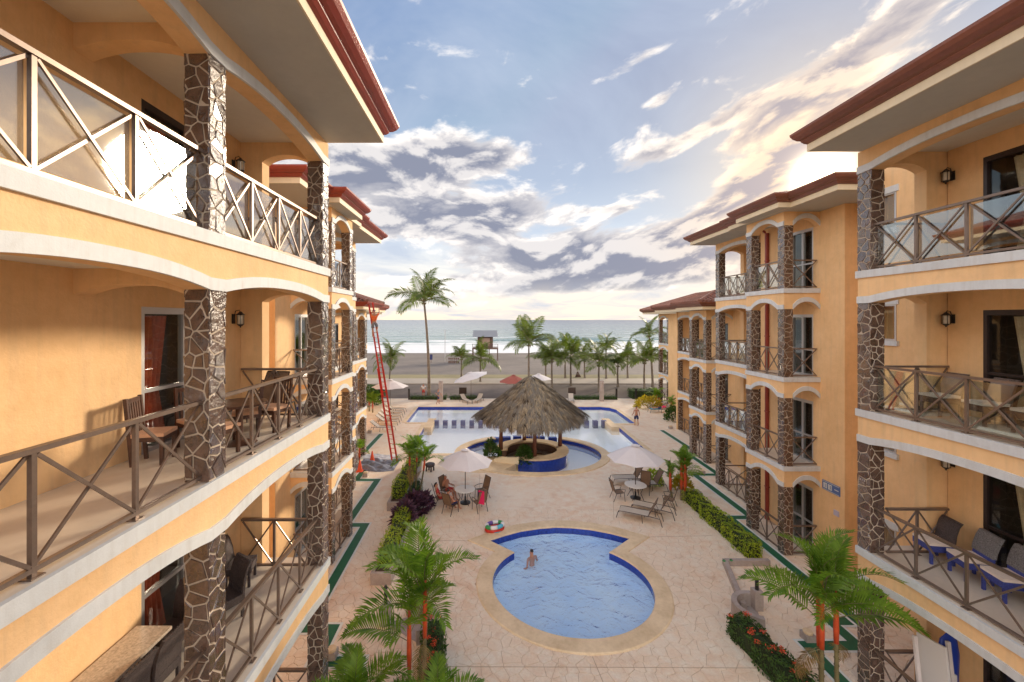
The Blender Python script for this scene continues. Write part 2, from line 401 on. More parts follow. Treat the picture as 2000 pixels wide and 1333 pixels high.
# ---------------------------------------------------------------- voronoi pieces
def clip(poly, nx, ny, d):
    out = []
    n = len(poly)
    for i in range(n):
        a, b = poly[i], poly[(i+1) % n]
        da = a[0]*nx+a[1]*ny-d; db = b[0]*nx+b[1]*ny-d
        if da <= 0: out.append(a)
        if (da < 0) != (db < 0) and da != db:
            t = da/(da-db); out.append((a[0]+(b[0]-a[0])*t, a[1]+(b[1]-a[1])*t))
    return out
def cells(x0, x1, y0, y1, sx, sy, jit, rnd, wx=None, gap=.012, drop=0):
    nx, ny = max(1, round((x1-x0)/sx)), max(1, round((y1-y0)/sy)); gx, gy = (x1-x0)/nx, (y1-y0)/ny
    S = {}
    for i in range(-2, nx+2):
        for j in range(-2, ny+2):
            off = .5 if j % 2 else 0
            S[i, j] = (x0+(i+.25+off*1.0+rnd.uniform(-jit, jit))*gx, y0+(j+.5+rnd.uniform(-jit, jit))*gy)
    if drop:
        for k in [k for k in S if rnd.random() < drop]: del S[k]
    out = []
    for i in range(-1, nx+1):
        for j in range(-1, ny+1):
            if (i, j) not in S: continue
            px, py = S[i, j]; poly = [(x0, y0), (x1, y0), (x1, y1), (x0, y1)]
            # keep clip region local
            for a in range(-2, 3):
                for b in range(-2, 3):
                    if (a or b) and (i+a, j+b) in S:
                        qx, qy = S[i+a, j+b]; ux, uy = qx-px, qy-py; l = math.hypot(ux, uy)
                        if l < 1e-6: continue
                        ux /= l; uy /= l
                        poly = clip(poly, ux, uy, (px+qx)/2*ux+(py+qy)/2*uy-gap/2)
                        if len(poly) < 3: break
                if len(poly) < 3: break
            if len(poly) >= 3:
                A = sum(poly[k][0]*poly[(k+1) % len(poly)][1]-poly[(k+1) % len(poly)][0]*poly[k][1] for k in range(len(poly)))/2
                if A > .01*gx*gy: out.append(poly)
    return out
def piece(mb, poly, z0, z1, bev, tilt=0, rnd=random):
    """a slab with a bevelled top in local (x, y, z)"""
    n = len(poly); cx = sum(p[0] for p in poly)/n; cy = sum(p[1] for p in poly)/n
    tx, ty = rnd.uniform(-tilt, tilt), rnd.uniform(-tilt, tilt); r = []
    for k in (0, 1):
        ring = []
        for p in poly:
            d = math.hypot(p[0]-cx, p[1]-cy) or 1; s = 1-(bev*k)/d
            x, y = cx+(p[0]-cx)*s, cy+(p[1]-cy)*s
            z = z0 if not k else z1+(x-cx)*tx+(y-cy)*ty
            ring.append((x, y, z))
        r.append(ring)
    mb.add(r[0]+r[1], [tuple(range(n, 2*n))]+[(j, (j+1) % n, n+(j+1) % n, n+j) for j in range(n)])

# ---------------------------------------------------------------- ground, sea, courtyard, pools
def ell(cx, cy, rx, ry, a0, a1, n): return [(cx+rx*math.cos(R(a0+(a1-a0)*i/n)), cy+ry*math.sin(R(a0+(a1-a0)*i/n))) for i in range(n+1)]
def holed(name, outer, holes, z, M, kind='structure', parent=None):
    loops = [[Vector((p[0], p[1], 0)) for p in outer]]+[[Vector((p[0], p[1], 0)) for p in h] for h in holes]
    tris = geometry.tessellate_polygon(loops); allp = [p for l in loops for p in l]
    mb = MB(); mb.add([(p.x, p.y, z) for p in allp], [tuple(t) for t in tris])
    o = mb.build(name, M, parent)
    me = o.data
    if me.polygons and sum(p.normal.z for p in me.polygons) < 0: me.flip_normals()
    if kind: o['kind'] = kind
    return o

# far ground
M = mat('beach_sand', (.175, .142, .118), .9, var=(.10, .68, 1.22), bump=(1.5, .6, .08))
mb = MB(); rows = [(47.9, -.03), (58, -.03), (66, -.03), (85, -.3), (105, -.75), (122, -1.12), (150, -1.6)]
vs = [(x, y, z) for y, z in rows for x in (-500, 500)]
mb.add(vs, [(2*i, 2*i+1, 2*i+3, 2*i+2) for i in range(len(rows)-1)]); mb.build('beach', M, kind='structure')
M = mat('dirt_street', (.15, .113, .092), .95, var=(.12, .72, 1.25), bump=(3, .5, .04))
MB().add([(-500, 48.3, -.02), (500, 48.3, -.02), (500, 58.9, -.02), (-500, 58.9, -.02)], [(0, 1, 2, 3)]).build('dirt_road', M, kind='structure')
MB().box(-500, 500, 59.0, 64.2, -.5, .10).build('beach_walk', mat('pale_walk', (.40, .33, .26), .8, var=(.2, .85, 1.08)), kind='structure')
MB().add([(-500, 64.2, .0), (500, 64.2, .0), (500, 69.5, -.02), (-500, 69.5, -.02)], [(0, 1, 2, 3)]).build('grass_verge', mat('dry_grass', (.25, .205, .10), .95, var=(.3, .8, 1.2), bump=(5, .8, .05)), kind='structure')
MB().add([(-900, -60, -1.6), (900, -60, -1.6), (900, 48.5, -1.6), (-900, 48.5, -1.6)], [(0, 1, 2, 3)]).build('ground', soil, kind='structure')
# sea: long sheet with swell ridges modelled near the shore
M = bpy.data.materials.new('sea_water'); M.use_nodes = True; t = M.node_tree
N, L, put, m, mix, ramp, noise, mr, comb, sep = NG(t); P = t.nodes['Principled BSDF']
ge = N.new('ShaderNodeNewGeometry'); pos = ge.outputs['Position']; x_, y_, z_ = sep(pos)
st = comb(m('MULTIPLY', x_, .02), m('MULTIPLY', y_, .11), 0.0)
f1 = noise(st, 1.6, 7, .62, .5)
near = mr(y_, 128, 215, 1, 0)
foam = m('MULTIPLY', mr(m('ADD', f1, m('MULTIPLY', near, .34)), .54, .64, 0, 1), mr(y_, 560, 230, 0, 1), clamp=True)
foam = m('MAXIMUM', foam, mr(m('ADD', m('MULTIPLY', m('SUBTRACT', f1, .5), 60), y_), 176, 150, 0, 1))
body = ramp(mr(y_, 150, 2600), [(0, (.17, .27, .24)), (.12, (.19, .26, .27)), (.45, (.13, .18, .23)), (1, (.09, .13, .19))])
put(P.inputs['Base Color'], mix(foam, body, (.74, .74, .72))); put(P.inputs['Roughness'], mr(foam, 0, 1, .22, .8))
b = N.new('ShaderNodeBump'); b.inputs['Strength'].default_value = .55; b.inputs['Distance'].default_value = 1.2
put(b.inputs['Height'], m('ADD', noise(comb(m('MULTIPLY', x_, .05), m('MULTIPLY', y_, .25), 0.0), 1.0, 5, .6), m('MULTIPLY', foam, .05))); L.new(b.outputs[0], P.inputs['Normal'])
def seaz(x, y):
    z = -1.25
    for yc, h, w, ph in ((205, 1.25, 5, 0), (248, .5, 7, 2), (160, .35, 4, 4)):
        yy = yc+6*math.sin(x*.013+ph)+3*math.sin(x*.045+ph*2)
        z += h*(.65+.35*math.sin(x*.03+ph))*math.exp(-((y-yy)/w)**2)
    return z
xs = [-30000, -4000]+[-500+12*i for i in range(84)]+[4000, 30000]
ys = [118+2.2*i for i in range(70)]+[290, 330, 400, 600, 1200, 4000, 26000]
mb = MB(); mb.add([(x, y, seaz(x, y) if y > 130 else -1.25) for y in ys for x in xs], [(j*len(xs)+i, j*len(xs)+i+1, (j+1)*len(xs)+i+1, (j+1)*len(xs)+i) for j in range(len(ys)-1) for i in range(len(xs)-1)])
mb.build('sea', M, smooth=True, kind='structure')

# lagoon outline (hole in the courtyard)
EC = (2.95, 28.6); ERX, ERY = 5.05, 4.05
hole_big = [(-7.5, 43.6), (-7.5, 37.0), (-5.6, 37.0), (-5.6, 28.4)] + ell(EC[0], EC[1], ERX+.1, ERY+.1, 182, 358, 40) + [(11.2, 28.6), (11.2, 36.6), (13.1, 36.6), (13.1, 42.3), (12.7, 43.2), (11.9, 43.6)]
# small keyhole pool
KC = (2.9, 14.45)
def key(off):
    rx, ry = 2.77+off, 2.55+off
    dl = 9.6*off/.58; body = ell(KC[0], KC[1], rx, ry, 133+dl, 407-dl, 56)          # notch left, round the near side, notch right
    if off == 0:
        fan = [(5.96, 17.35), (5.3, 17.75), (4.5, 18.08), (3.7, 18.25), (3.0, 18.3), (2.3, 18.2), (1.4, 17.95), (.7, 17.6), (.02, 17.19)]
    else:
        k = off/.58
        fan = [(5.96+.91*k, 17.35+.12*k), (5.3+.35*k, 17.75+.55*k), (4.5+.22*k, 18.08+.60*k), (3.7+.08*k, 18.25+.62*k), (3.0, 18.3+.62*k), (2.3-.10*k, 18.2+.6*k), (1.4-.22*k, 17.95+.56*k), (.7-.35*k, 17.6+.5*k), (.02-.93*k, 17.19+.02*k)]
    return body+fan
ky, kyo, kym = key(0), key(.58), key(.2)
yard = [(-45, -12), (45, -12), (45, 20.0), (-45, 20.0)]
holed('courtyard_base', yard, [kym], -.012, joint)
deck = holed('pool_deck', [(-45, 20.0), (45, 20.0), (45, 48.3), (-45, 48.3)], [hole_big], 0, paving)
MB().add([(-45, 48.3, 0), (45, 48.3, 0), (45, 48.3, -1.6), (-45, 48.3, -1.6)], [(0, 1, 2, 3)]).build('terrace_edge', concrete, kind='structure')

# stamped flagstones: nearest 300 as pieces, the rest one mesh
rnd = random.Random(3)
pav = empty('paving', (0, 0, 0)); tag(pav, kind='structure')
def inside(p, poly):
    c = False; n = len(poly)
    for i in range(n):
        a, b = poly[i], poly[i-1]
        if (a[1] > p[1]) != (b[1] > p[1]) and p[0] < (b[0]-a[0])*(p[1]-a[1])/(b[1]-a[1])+a[0]: c = not c
    return c
pc = []
for bx in range(7):
    for by in range(4):
        x0 = -6.4+bx*2.75; y0 = 9.6+by*2.6
        pc += [(x0, y0, q) for q in cells(x0, x0+2.75, y0, y0+2.6, .34, .30, .42, rnd, gap=.009, drop=.16)]
# cells() clips to its block; join lines of blocks follow the saw cuts of the slab
good = []
for _, _, q in pc:
    if all(inside(v, kym) for v in q): continue
    if any(inside(v, ky) for v in q): continue
    cx = sum(v[0] for v in q)/len(q); cy = sum(v[1] for v in q)/len(q)
    vis = cy > 10.3 and -5.0*cy/14-1.2 < cx < 9.2*cy/13.0+1.5
    good.append((0 if vis else 1, cy, cx, q))
good.sort(key=lambda g: g[:3])
rest = MB()
for i, (_, cy, cx, q) in enumerate(good):
    if i < 300:
        s = MB(); piece(s, [(v[0]-cx, v[1]-cy) for v in q], -.012, .003*rnd.random(), .006, .012, rnd)
        o = s.build('flagstone', paving, pav); o.location = (cx, cy, 0)
    else: piece(rest, q, -.012, .003*rnd.random(), .006, .010, rnd)
o = rest.build('flagstones', paving, pav, kind='stuff')

def ring_mesh(inner, outer, z, zin, zout, h=.03):
    n = len(inner); mb = MB(); vs = []
    for i in range(n):
        a, b = inner[i], outer[i]; v = (b[0]-a[0], b[1]-a[1]); l = math.hypot(*v) or 1; v = (v[0]/l, v[1]/l)
        e = min(.04, l*.2)
        prof = [(a, zin), (a, z-h), ((a[0]+v[0]*e, a[1]+v[1]*e), z), ((b[0]-v[0]*e, b[1]-v[1]*e), z), (b, z-h*.9), (b, zout)]
        vs += [(p[0], p[1], zz) for p, zz in prof]
    k = 6; fs = [(i*k+j, ((i+1) % n)*k+j, ((i+1) % n)*k+j+1, i*k+j+1) for i in range(n) for j in range(k-1)]
    mb.add(vs, fs); return mb
# small pool
sp = thing('swimming_pool', 'small keyhole-shaped pool with a sandstone rim in the middle of the courtyard', 'pool', (2.9, 14.4, 0))
ring_mesh(ky, kyo, .045, -.013, -.02, .03).build('coping', coping, sp)
mb = MB(); n = len(ky); mb.add([(p[0], p[1], z) for z in (-.27, -.0135) for p in ky], [(j, (j+1) % n, n+(j+1) % n, n+j) for j in range(n)])
mb.build('tiled_wall', blue, sp)
mb = MB(); mb.add([(p[0], p[1], z) for z in (-.9, -.27) for p in ky], [(j, (j+1) % n, n+(j+1) % n, n+j) for j in range(n)]); mb.build('lower_wall', pf1, sp)
holed('pool_floor', key(.05), [], -.55, pf1, None, sp)
holed('pool_water', key(.02), [], -.17, poolw, None, sp)
mb = MB(); mb.lathe([(.11, 0), (.11, .012), (.07, .02)], 16, (2.1, 12.45, -.55)).build('drain_cover', whitep, sp)

# lagoon pool
lp = thing('lagoon_pool', 'large white-bottomed lagoon pool with a lap lane running to the beach side', 'pool', (2.8, 36, 0))
n = len(hole_big); mb = MB(); mb.add([(p[0], p[1], z) for z in (-.36, -.002) for p in hole_big], [(j, (j+1) % n, n+(j+1) % n, n+j) for j in range(n)])
mb.build('tiled_wall', blue, lp)
mb = MB(); mb.add([(p[0], p[1], z) for z in (-1.2, -.36) for p in hole_big], [(j, (j+1) % n, n+(j+1) % n, n+j) for j in range(n)]); mb.build('lower_wall', pf2, lp)
holed('pool_floor', [(-8, 24), (14, 24), (14, 44), (-8, 44)], [], -.62, pf2, None, lp)
holed('pool_water', [(x*1.0, y) for x, y in hole_big], [], -.15, bigw, None, lp)
# rim kerb round the straight sides
mb = MB()
rim = [(-2.2, 28.4), (-5.6, 28.4), (-5.6, 37.0), (-7.5, 37.0), (-7.5, 43.6), (11.9, 43.6), (12.7, 43.2), (13.1, 42.3), (13.1, 36.6), (11.2, 36.6), (11.2, 28.6), (8.1, 28.6)]
for i in range(len(rim)-1):
    a, b = rim[i], rim[i+1]; d = Vector((b[0]-a[0], b[1]-a[1], 0)).normalized(); nrm = Vector((-d.y, d.x, 0))*.19
    mb.bar(Vector((a[0], a[1], .012))+nrm-d*0, Vector((b[0], b[1], .012))+nrm, .36, .03+.002*(i % 3))
mb.build('rim_kerb', coping, lp)
# ring wall of the swim-up circle
ri = ell(EC[0], EC[1], ERX-.25, ERY-.25, 0, 360, 72)[:-1]; ro = ell(EC[0], EC[1], ERX+.28, ERY+.28, 0, 360, 72)[:-1]
keep = lambda a: not (62 < a < 121)
def arc_ring(a0, a1, z, zb, di, do, M, name, nn=60, h=.03):
    a = ell(EC[0], EC[1], ERX+di, ERY+di, a0, a1, nn); b = ell(EC[0], EC[1], ERX+do, ERY+do, a0, a1, nn); vs = []; fs = []
    for i in range(nn+1):
        vs += [(*a[i], zb), (*a[i], z-h), (a[i][0]*.98+b[i][0]*.02, a[i][1]*.98+b[i][1]*.02, z), (*b[i], z), (*b[i], zb)]
    for i in range(nn): fs += [(i*5+j, (i+1)*5+j, (i+1)*5+j+1, i*5+j+1) for j in range(4)]
    fs += [(0, 1, 2, 3, 4), tuple(nn*5+j for j in (4, 3, 2, 1, 0))]
    return MB().add(vs, fs).build(name, M, lp)
arc_ring(-240, 60, .055, -.03, -.26, .32, coping, 'ring_coping', 110)
arc_ring(-239.9, 59.9, -.028, -1.18, -.24, .24, blue, 'ring_wall', 110)
for a in (66, 77, 88, 98, 108, 117):
    c = ell(EC[0], EC[1], ERX, ERY, a, a, 1)[0]
    MB().box(c[0]-.33, c[0]+.33, c[1]-.2, c[1]+.2, -1.18, .02).build('stepping_block', blue, lp)
for i in range(20):
    x = -4.8+i*.807; MB().box(x-.21, x+.21, 37.3, 37.75, -1.18, .05).build('stepping_block', mat('block_tile', (.12, .12, .22), .4) if i == 0 else MT['block_tile'], lp)
for x0, x1 in ((-5.62, -4.95), (10.55, 11.22)):
    MB().box(x0, x1, 35.2, 38.4, -1.18, .035).build('deck_spur', coping, lp)
# island deck reaching the bar
isl = [(-1.7, 25.0), (-1.2, 24.9), (.55, 24.8), (.78, 25.0), (1.75, 26.4), (1.4, 27.6), (.4, 27.9), (-.5, 27.5), (-2.3, 27.1), (-2.2, 26.0)]
MB().prism(isl, -1.18, .022).build('island_deck', coping, lp)

# handrails
def handrail(x, y, s, lab):
    t = thing('pool_handrail', lab, 'handrail', (x, y, 0))
    for k, dy in ((0, 0), (1, -1.1)):
        MB().path([(0, dy, -.0), (0, dy, .78), (-s*.12, dy, .86), (-s*.9, dy, .55), (-s*1.05, dy, .35), (-s*.9, dy, .1), (-s*.15, dy, .1), (-s*.12, dy, -1.1)], .022, 8).build('rail', chrome, t, smooth=True)
handrail(11.35, 33.6, 1, 'bent steel handrail on the right edge of the lagoon pool')
handrail(-5.75, 33.9, -1, 'bent steel handrail on the left edge of the lagoon pool')

# painted walk lines
wk = empty('walkway_lines'); tag(wk, kind='structure')
def stripes(pts, z):
    for k in range(len(pts)-1):
        a, b = Vector((*pts[k], z)), Vector((*pts[k+1], z)); d = (b-a).normalized()
        zz = z+.0015*(k % 2)
        for w, mm, dz, nm in ((.50, whitel, 0, 'white_border'), (.34, greenp, .003, 'green_stripe')):
            e = w/2
            p, q = a-d*e*.0, b+d*0
            nrm = Vector((-d.y, d.x, 0))*w/2
            p, q = a-d*(.17 if nm[0] == 'g' else .25), b+d*(.17 if nm[0] == 'g' else .25)
            MB().add([(v.x, v.y, zz+dz) for v in (p-nrm, q-nrm, q+nrm, p+nrm)], [(0, 1, 2, 3)]).build(nm, mm, wk)
stripes([(9.06, 9.6), (9.06, 11.65), (10.5, 11.65), (10.5, 12.6), (11.35, 12.6)], .010)
stripes([(11.35, 12.3), (11.3, 19.2), (12.3, 19.2), (12.3, 24.5), (13.75, 24.5), (13.75, 28.5)], .015)
stripes([(14.5, 29.3), (14.5, 34.2)], .010)
stripes([(-3.55, 9.6), (-3.55, 11.1), (-4.7, 11.1), (-4.7, 12.3), (-5.5, 12.3), (-5.6, 18.5), (-6.45, 18.5), (-6.45, 23.7), (-7.7, 23.7), (-7.7, 25.6)], .010)
stripes([(-8.75, 28.5), (-8.75, 33.1)], .010)
for x0, y0, x1, y1 in ((-.45, 18.9, -.55, 24.6), (3.0, 9.6, 2.85, 11.28), (-4, 10.97, 9, 10.9), (-3.2, 17.2, -.9, 17.2), (6.9, 17.5, 9.6, 17.6), (5.8, 19.0, 7.4, 24.6)):
    MB().bar((x0, y0, .003), (x1, y1, .003), .018, .006).build('saw_cut', joint, pav)

# ---------------------------------------------------------------- apartment buildings
def column_cells(seed, w=.34, h=2.72):
    r = random.Random(seed)
    return cells(0, w, 0, h, .165, .185, .44, r, gap=.020, drop=.36)
COLV = [column_cells(s) for s in range(5)]
def stone_variants():
    out = []
    for ci, cs in enumerate(COLV):
        row = []
        for q in cs:
            mb = MB(); cx = sum(p[0] for p in q)/len(q); cy = sum(p[1] for p in q)/len(q)
            piece(mb, [(p[0]-cx, p[1]-cy) for p in q], -.002, .013, .010, .09, random.Random(ci*100+len(row)))
            me = bpy.data.meshes.new('stone'); me.from_pydata(mb.v, [], mb.f); me.materials.append(stonem)
            row.append((cx, cy, me, mb))
        out.append(row)
    return out
STV = stone_variants()

class Side:
    def __init__(s, right):
        s.right = right
        s.T = None if right else (lambda x, y, z: (5.52-x, y, z))
    def pt(s, x, y, z): return (x, y, z) if s.right else (5.52-x, y, z)

def build_side(right):
    S = Side(right); MB.T = S.T
    dY = (lambda y: y) if right else None
    lab = ('apricot four-storey apartment building on the right with brown gutters and stone columns' if right else
           'apricot four-storey apartment building on the left with a red gutter and stone columns')
    root = thing('apartment_building', lab, 'building', S.pt(13, 10, 0)); w0 = WL[root.name]
    F4 = [0, 3.5, 7.0, 10.5]; F3 = [0, 3.32, 6.64]
    a, b = (0, 0) if right else (-.52, -.64); dd = 0 if right else -.3
    A = dict(n='A', x=9.42, xb=11.35, F=F4, top=13.54, rise=.165,
             cols=[(1.7, 2.04), (5.90, 6.24), (10.12, 10.46)] if right else [(-1.3, -.96), (2.21, 2.55), (5.71, 6.05), (9.59, 9.94)],
             glass=(3, 2) if right else (3,), far='rail', near=None)
    B = dict(n='B', x=11.6 if right else 11.46, xb=13.0, F=F4, top=13.54, rise=.30, cols=[(16.1+b, 16.44+b), (18.11+b, 18.45+b)], glass=(3,), far=None, near='rail')
    C = dict(n='C', x=12.9, xb=14.8, F=F4, top=13.54, rise=.2, cols=[(19.7+b, 20.04+b), (22.96+b, 23.3+b)], glass=(3, 2, 1) if right else (), far='rail', near=None)
    Dd = dict(n='D', x=14.0, xb=15.7, F=F3, top=9.9, rise=.28, cols=[(26.4+dd, 26.74+dd), (28.26+dd, 28.6+dd)], glass=(2,) if right else (), far=None, near='rail')
    E = dict(n='E', x=15.97, xb=17.4, F=F3, top=9.9, rise=.2, cols=[(29.2+dd, 29.54+dd), (31.8+dd, 32.14+dd), (34.46+dd, 34.8+dd)], glass=(2,), far=None, near=None)
    Fx = dict(n='F', x=19.3, xb=21.2, F=F3, top=9.9, rise=.28, cols=[(44.1+dd, 44.4+dd), (46.26+dd, 46.6+dd)], glass=(2,), far='rail', near=None)
    segs = [A, B, C, Dd, E, Fx]
    nst = [0]; loose = MB()

    def arch(mode, base, a0, a1, opens, zs, rise, ztop, outward, tk=.30, trim=True):
        """mode 'x': face at x=base running along y; mode 'y': face at y=base running along x. outward = sign of outer side"""
        def P(al, d, z): return (base+outward*(-d), al, z) if mode == 'x' else (al, base+outward*(-d), z)
        sm = [a0]
        for o0, o1 in opens:
            for i in range(17): sm.append(o0+(o1-o0)*i/16)
        sm.append(a1); sm = sorted(set(round(v, 5) for v in sm))
        def zb(v):
            for o0, o1 in opens:
                if o0 < v < o1:
                    t = (v-o0)/(o1-o0)*2-1
                    return zs+rise*(1-abs(t)**2.3)*min(1, (1-abs(t))*6+.25)
            return zs
        r1 = []; r2 = []
        for v in sm:
            z = zb(v)
            r1.append([P(v, 0, z), P(v, tk, z), P(v, tk, ztop), P(v, 0, ztop)])
            r2.append([P(v, -.035, z-.004), P(v, .012, z-.004), P(v, .012, z+.17), P(v, -.035, z+.17)])
        MB().loft(r1).build('arch_beam', stucco, root)
        if trim: MB().loft(r2).build('arch_trim', trimm, root)

    def column(x, y, z0, z1, sides, piecewise):
        h = z1-z0; w = .34
        core = MB().box(x, x+w, y, y+w, z0, z1).build('stone_column', mortar, root)
        vi = nst[0] % 5; nst[0] += 1; sc = h/2.72
        faces = {'n': ((x, y, z0), Vector((1, 0, 0)), Vector((0, -1, 0))), 'c': ((x, y+w, z0), Vector((0, -1, 0)), Vector((-1, 0, 0))),
                 'f': ((x+w, y+w, z0), Vector((-1, 0, 0)), Vector((0, 1, 0))), 'b': ((x+w, y, z0), Vector((0, 1, 0)), Vector((1, 0, 0)))}
        for k, fc in enumerate(sides):
            o, u, nv = faces[fc]; o = Vector(o)
            if piecewise and fc in 'nc':
                for cx, cy, me, _ in STV[(vi+k) % 5]:
                    p = o+u*cx+Vector((0, 0, cy*sc))
                    if S.T:
                        q = Vector(S.T(*p)); M4 = Matrix(((-u.x, 0, -nv.x, 0), (u.y, 0, nv.y, 0), (0, sc, 0, 0), (0, 0, 0, 1)))
                    else:
                        q = p; M4 = Matrix(((u.x, 0, nv.x, 0), (u.y, 0, nv.y, 0), (0, sc, 0, 0), (0, 0, 0, 1)))
                    M4.translation = q-w0
                    inst('stone', me, core, M4)
            else:
                for cx, cy, _, smb in STV[(vi+k) % 5]:
                    loose.add([tuple(o+u*(cx+v[0])+Vector((0, 0, (cy+v[1])*sc))+nv*v[2]) for v in smb.v], smb.f)

    def railing(p, q, z, n, glass, big=False, endpost=False):
        p, q = Vector(p), Vector(q); d = q-p
        w = S.pt(p.x, p.y, z)
        r = empty('balcony_railing', w, 0, root)
        t = .05 if big else .045
        u = d.normalized(); up = Vector((0, 0, 1)); nn = d.cross(up).normalized()
        def at(f, h): return Vector((p.x, p.y, z))+d*f+up*h
        MB().bar(at(0, 1.12), at(1, 1.12), .075, .05).build('top_rail', bronze, r)
        MB().bar(at(0, .07), at(1, .07), .05, .045).build('bottom_rail', bronze, r)
        for i in range(n+1):
            if 0 < i < n or endpost:
                f = i/n
                mb = MB().bar(at(f, .012), at(f, 1.095), t, t); mb.bar(at(f, .0)-u*.06, at(f, .0)+u*.06, .12, .024); mb.build('post', bronze, r)
        for i in range(n):
            a0, a1 = i/n, (i+1)/n; e = .03/d.length
            MB().bar(at(a0+e, .10)+nn*.012, at(a1-e, 1.08)+nn*.012, .022, .032).build('brace', bronze, r)
            MB().bar(at(a0+e, 1.08)-nn*.012, at(a1-e, .10)-nn*.012, .022, .032).build('brace', bronze, r)
            if glass:
                o = nn*.045
                MB().bar(at(a0+e, .59)+o, at(a1-e, .59)+o, .008, .93).build('glass_panel', glm if (glass == 2) else glc, r)
        return r

    def wall_open(xw, y0, y1, z0, z1, ops, tk=.2):
        ys = sorted({y0, y1, *[v for o in ops for v in o[:2]]}); mb = MB()
        for i in range(len(ys)-1):
            ya, yb = ys[i], ys[i+1]; c = (ya+yb)/2; hit = [o for o in ops if o[0] < c < o[1]]
            if not hit: mb.box(xw, xw+tk, ya, yb, z0, z1)
            else:
                o = hit[0]
                if o[3] < z1: mb.box(xw, xw+tk, ya, yb, o[3], z1)
                if o[2] > z0+.02: mb.box(xw, xw+tk, ya, yb, z0, o[2])
        mb.build('rear_wall', stucco, root)

    def sliding_door(xw, y0, y1, z0, z1, curtain, fm):
        w = S.pt(xw, (y0+y1)/2, z0); d = empty('sliding_door', w, 0, root)
        mb = MB(); f = .07
        mb.box(xw-.025, xw+.12, y0, y0+f, z0, z1); mb.box(xw-.025, xw+.12, y1-f, y1, z0, z1)
        mb.box(xw-.024, xw+.12, y0+f, y1-f, z1-.12, z1); mb.box(xw-.024, xw+.12, y0+f, y1-f, z0, z0+.06)
        ym = (y0+y1)/2; mb.box(xw-.012, xw+.10, ym-.045, ym+.045, z0+.06, z1-.12)
        mb.box(xw-.014, xw+.06, y0+f, ym-.045, z0+1.02, z0+1.08); mb.box(xw-.014, xw+.06, ym+.045, y1-f, z0+1.02, z0+1.08)
        mb.build('frame', fm, d)
        for ya, yb in ((y0+f, ym-.045), (ym+.045, y1-f)):
            MB().box(xw+.03, xw+.038, ya, yb, z0+.06, z1-.12).build('pane', glw, d)
        if curtain:
            for ya, yb in (((y1-1.05, y1-.42),) if right else ((y0+f+.02, y0+.75),)):
                vs = []; n = 40
                for j, zz in enumerate((z0+.1, z0+1.0, z1-.15)):
                    for i in range(n+1):
                        tt = i/n; sq = 1 if j != 1 else .72
                        vs.append((xw+.12+.035*math.sin(tt*34), ya+(yb-ya)*tt*sq, zz))
                MB().add(vs, [(j*(n+1)+i, j*(n+1)+i+1, (j+1)*(n+1)+i+1, (j+1)*(n+1)+i) for j in range(2) for i in range(n)]).build('curtain', curtain, d, smooth=True)
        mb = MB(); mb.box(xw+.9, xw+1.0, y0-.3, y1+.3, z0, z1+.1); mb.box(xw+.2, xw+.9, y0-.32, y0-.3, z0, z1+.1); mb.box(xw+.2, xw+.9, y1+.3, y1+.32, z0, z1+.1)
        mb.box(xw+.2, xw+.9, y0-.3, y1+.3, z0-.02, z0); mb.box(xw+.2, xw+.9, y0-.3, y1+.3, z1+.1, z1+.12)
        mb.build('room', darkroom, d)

    def lantern(xw, y, z):
        L_ = empty('wall_lantern', S.pt(xw, y, z), 0, root)
        mb = MB(); mb.box(xw-.025, xw, y-.05, y+.05, z-.12, z+.10)
        mb.path([(xw-.02, y, z+.02), (xw-.06, y, z+.17), (xw-.14, y, z+.19), (xw-.17, y, z+.13)], .009, 6)
        mb.lathe([(.015, .16), (.05, .12), (.095, .085), (.10, .075)], 10, (xw-.17, y, z-.0)); mb.lathe([(.075, -.13), (.05, -.16), (.012, -.19), (.018, -.21)], 10, (xw-.17, y, z))
        for k in range(6):
            c, s_ = math.cos(k*PI/3)*.078, math.sin(k*PI/3)*.078; mb.bar((xw-.17+c, y+s_, z-.14), (xw-.17+c, y+s_, z+.08), .009, .009)
        mb.build('bracket', black, L_)
        MB().lathe([(.06, -.13), (.068, -.1), (.068, .07)], 10, (xw-.17, y, z)).build('lamp_glass', lampg, L_)

    for sg in segs:
        x, xb, F, cols, rise = sg['x'], sg['xb'], sg['F'], sg['cols'], sg['rise']; y0, y1 = cols[0][0], cols[-1][1]
        if sg['n'] == 'A' and right is False: y0 = cols[0][0]
        opens = [(cols[i][1], cols[i+1][0]) for i in range(len(cols)-1)]
        for i, f in enumerate(F):
            last = i == len(F)-1; nxt = sg['top'] if last else F[i+1]
            zs = nxt-.55 if last else nxt-.80
            if sg['n'] in 'DEF' : zs = nxt-.62 if last else nxt-.78
            ztop = nxt if last else nxt-.004
            arch('x', x, y0, y1, opens, zs, rise if not last or sg['n'] != 'A' else .17, ztop, -1, .34)
            if sg['near']: arch('y', y0-.002, x+.34, xb, [(x+.34, xb)], zs, rise, ztop-.002, -1, .25)
            # inner cross beams at the columns, far-end beam
            if sg['n'] in 'AC':
                for c0, c1 in (cols[1:-1] if sg['n'] == 'A' else []):
                    if right: continue
                    arch('y', c0+.03, x+.345, xb, [(x+.36, xb-.02)], nxt-(.47 if last else .86), .14, (nxt+.1 if last else nxt-.45)-.003, -1, .28, False)
            if sg['far']:
                arch('y', cols[-1][0]+.04, x+.342, xb-.50, [(x+.342, xb-.50)], zs-.0, .17, (nxt+.0 if last else nxt-.2)-.006, -1, .28, False)
                MB().box(xb-.50, xb+.6, cols[-1][0]+.035, cols[-1][1]-.01, f+.005, nxt-.006).build('stub_wall', stucco, root)
            # floor slab, tiles, edge band
            ye = y1
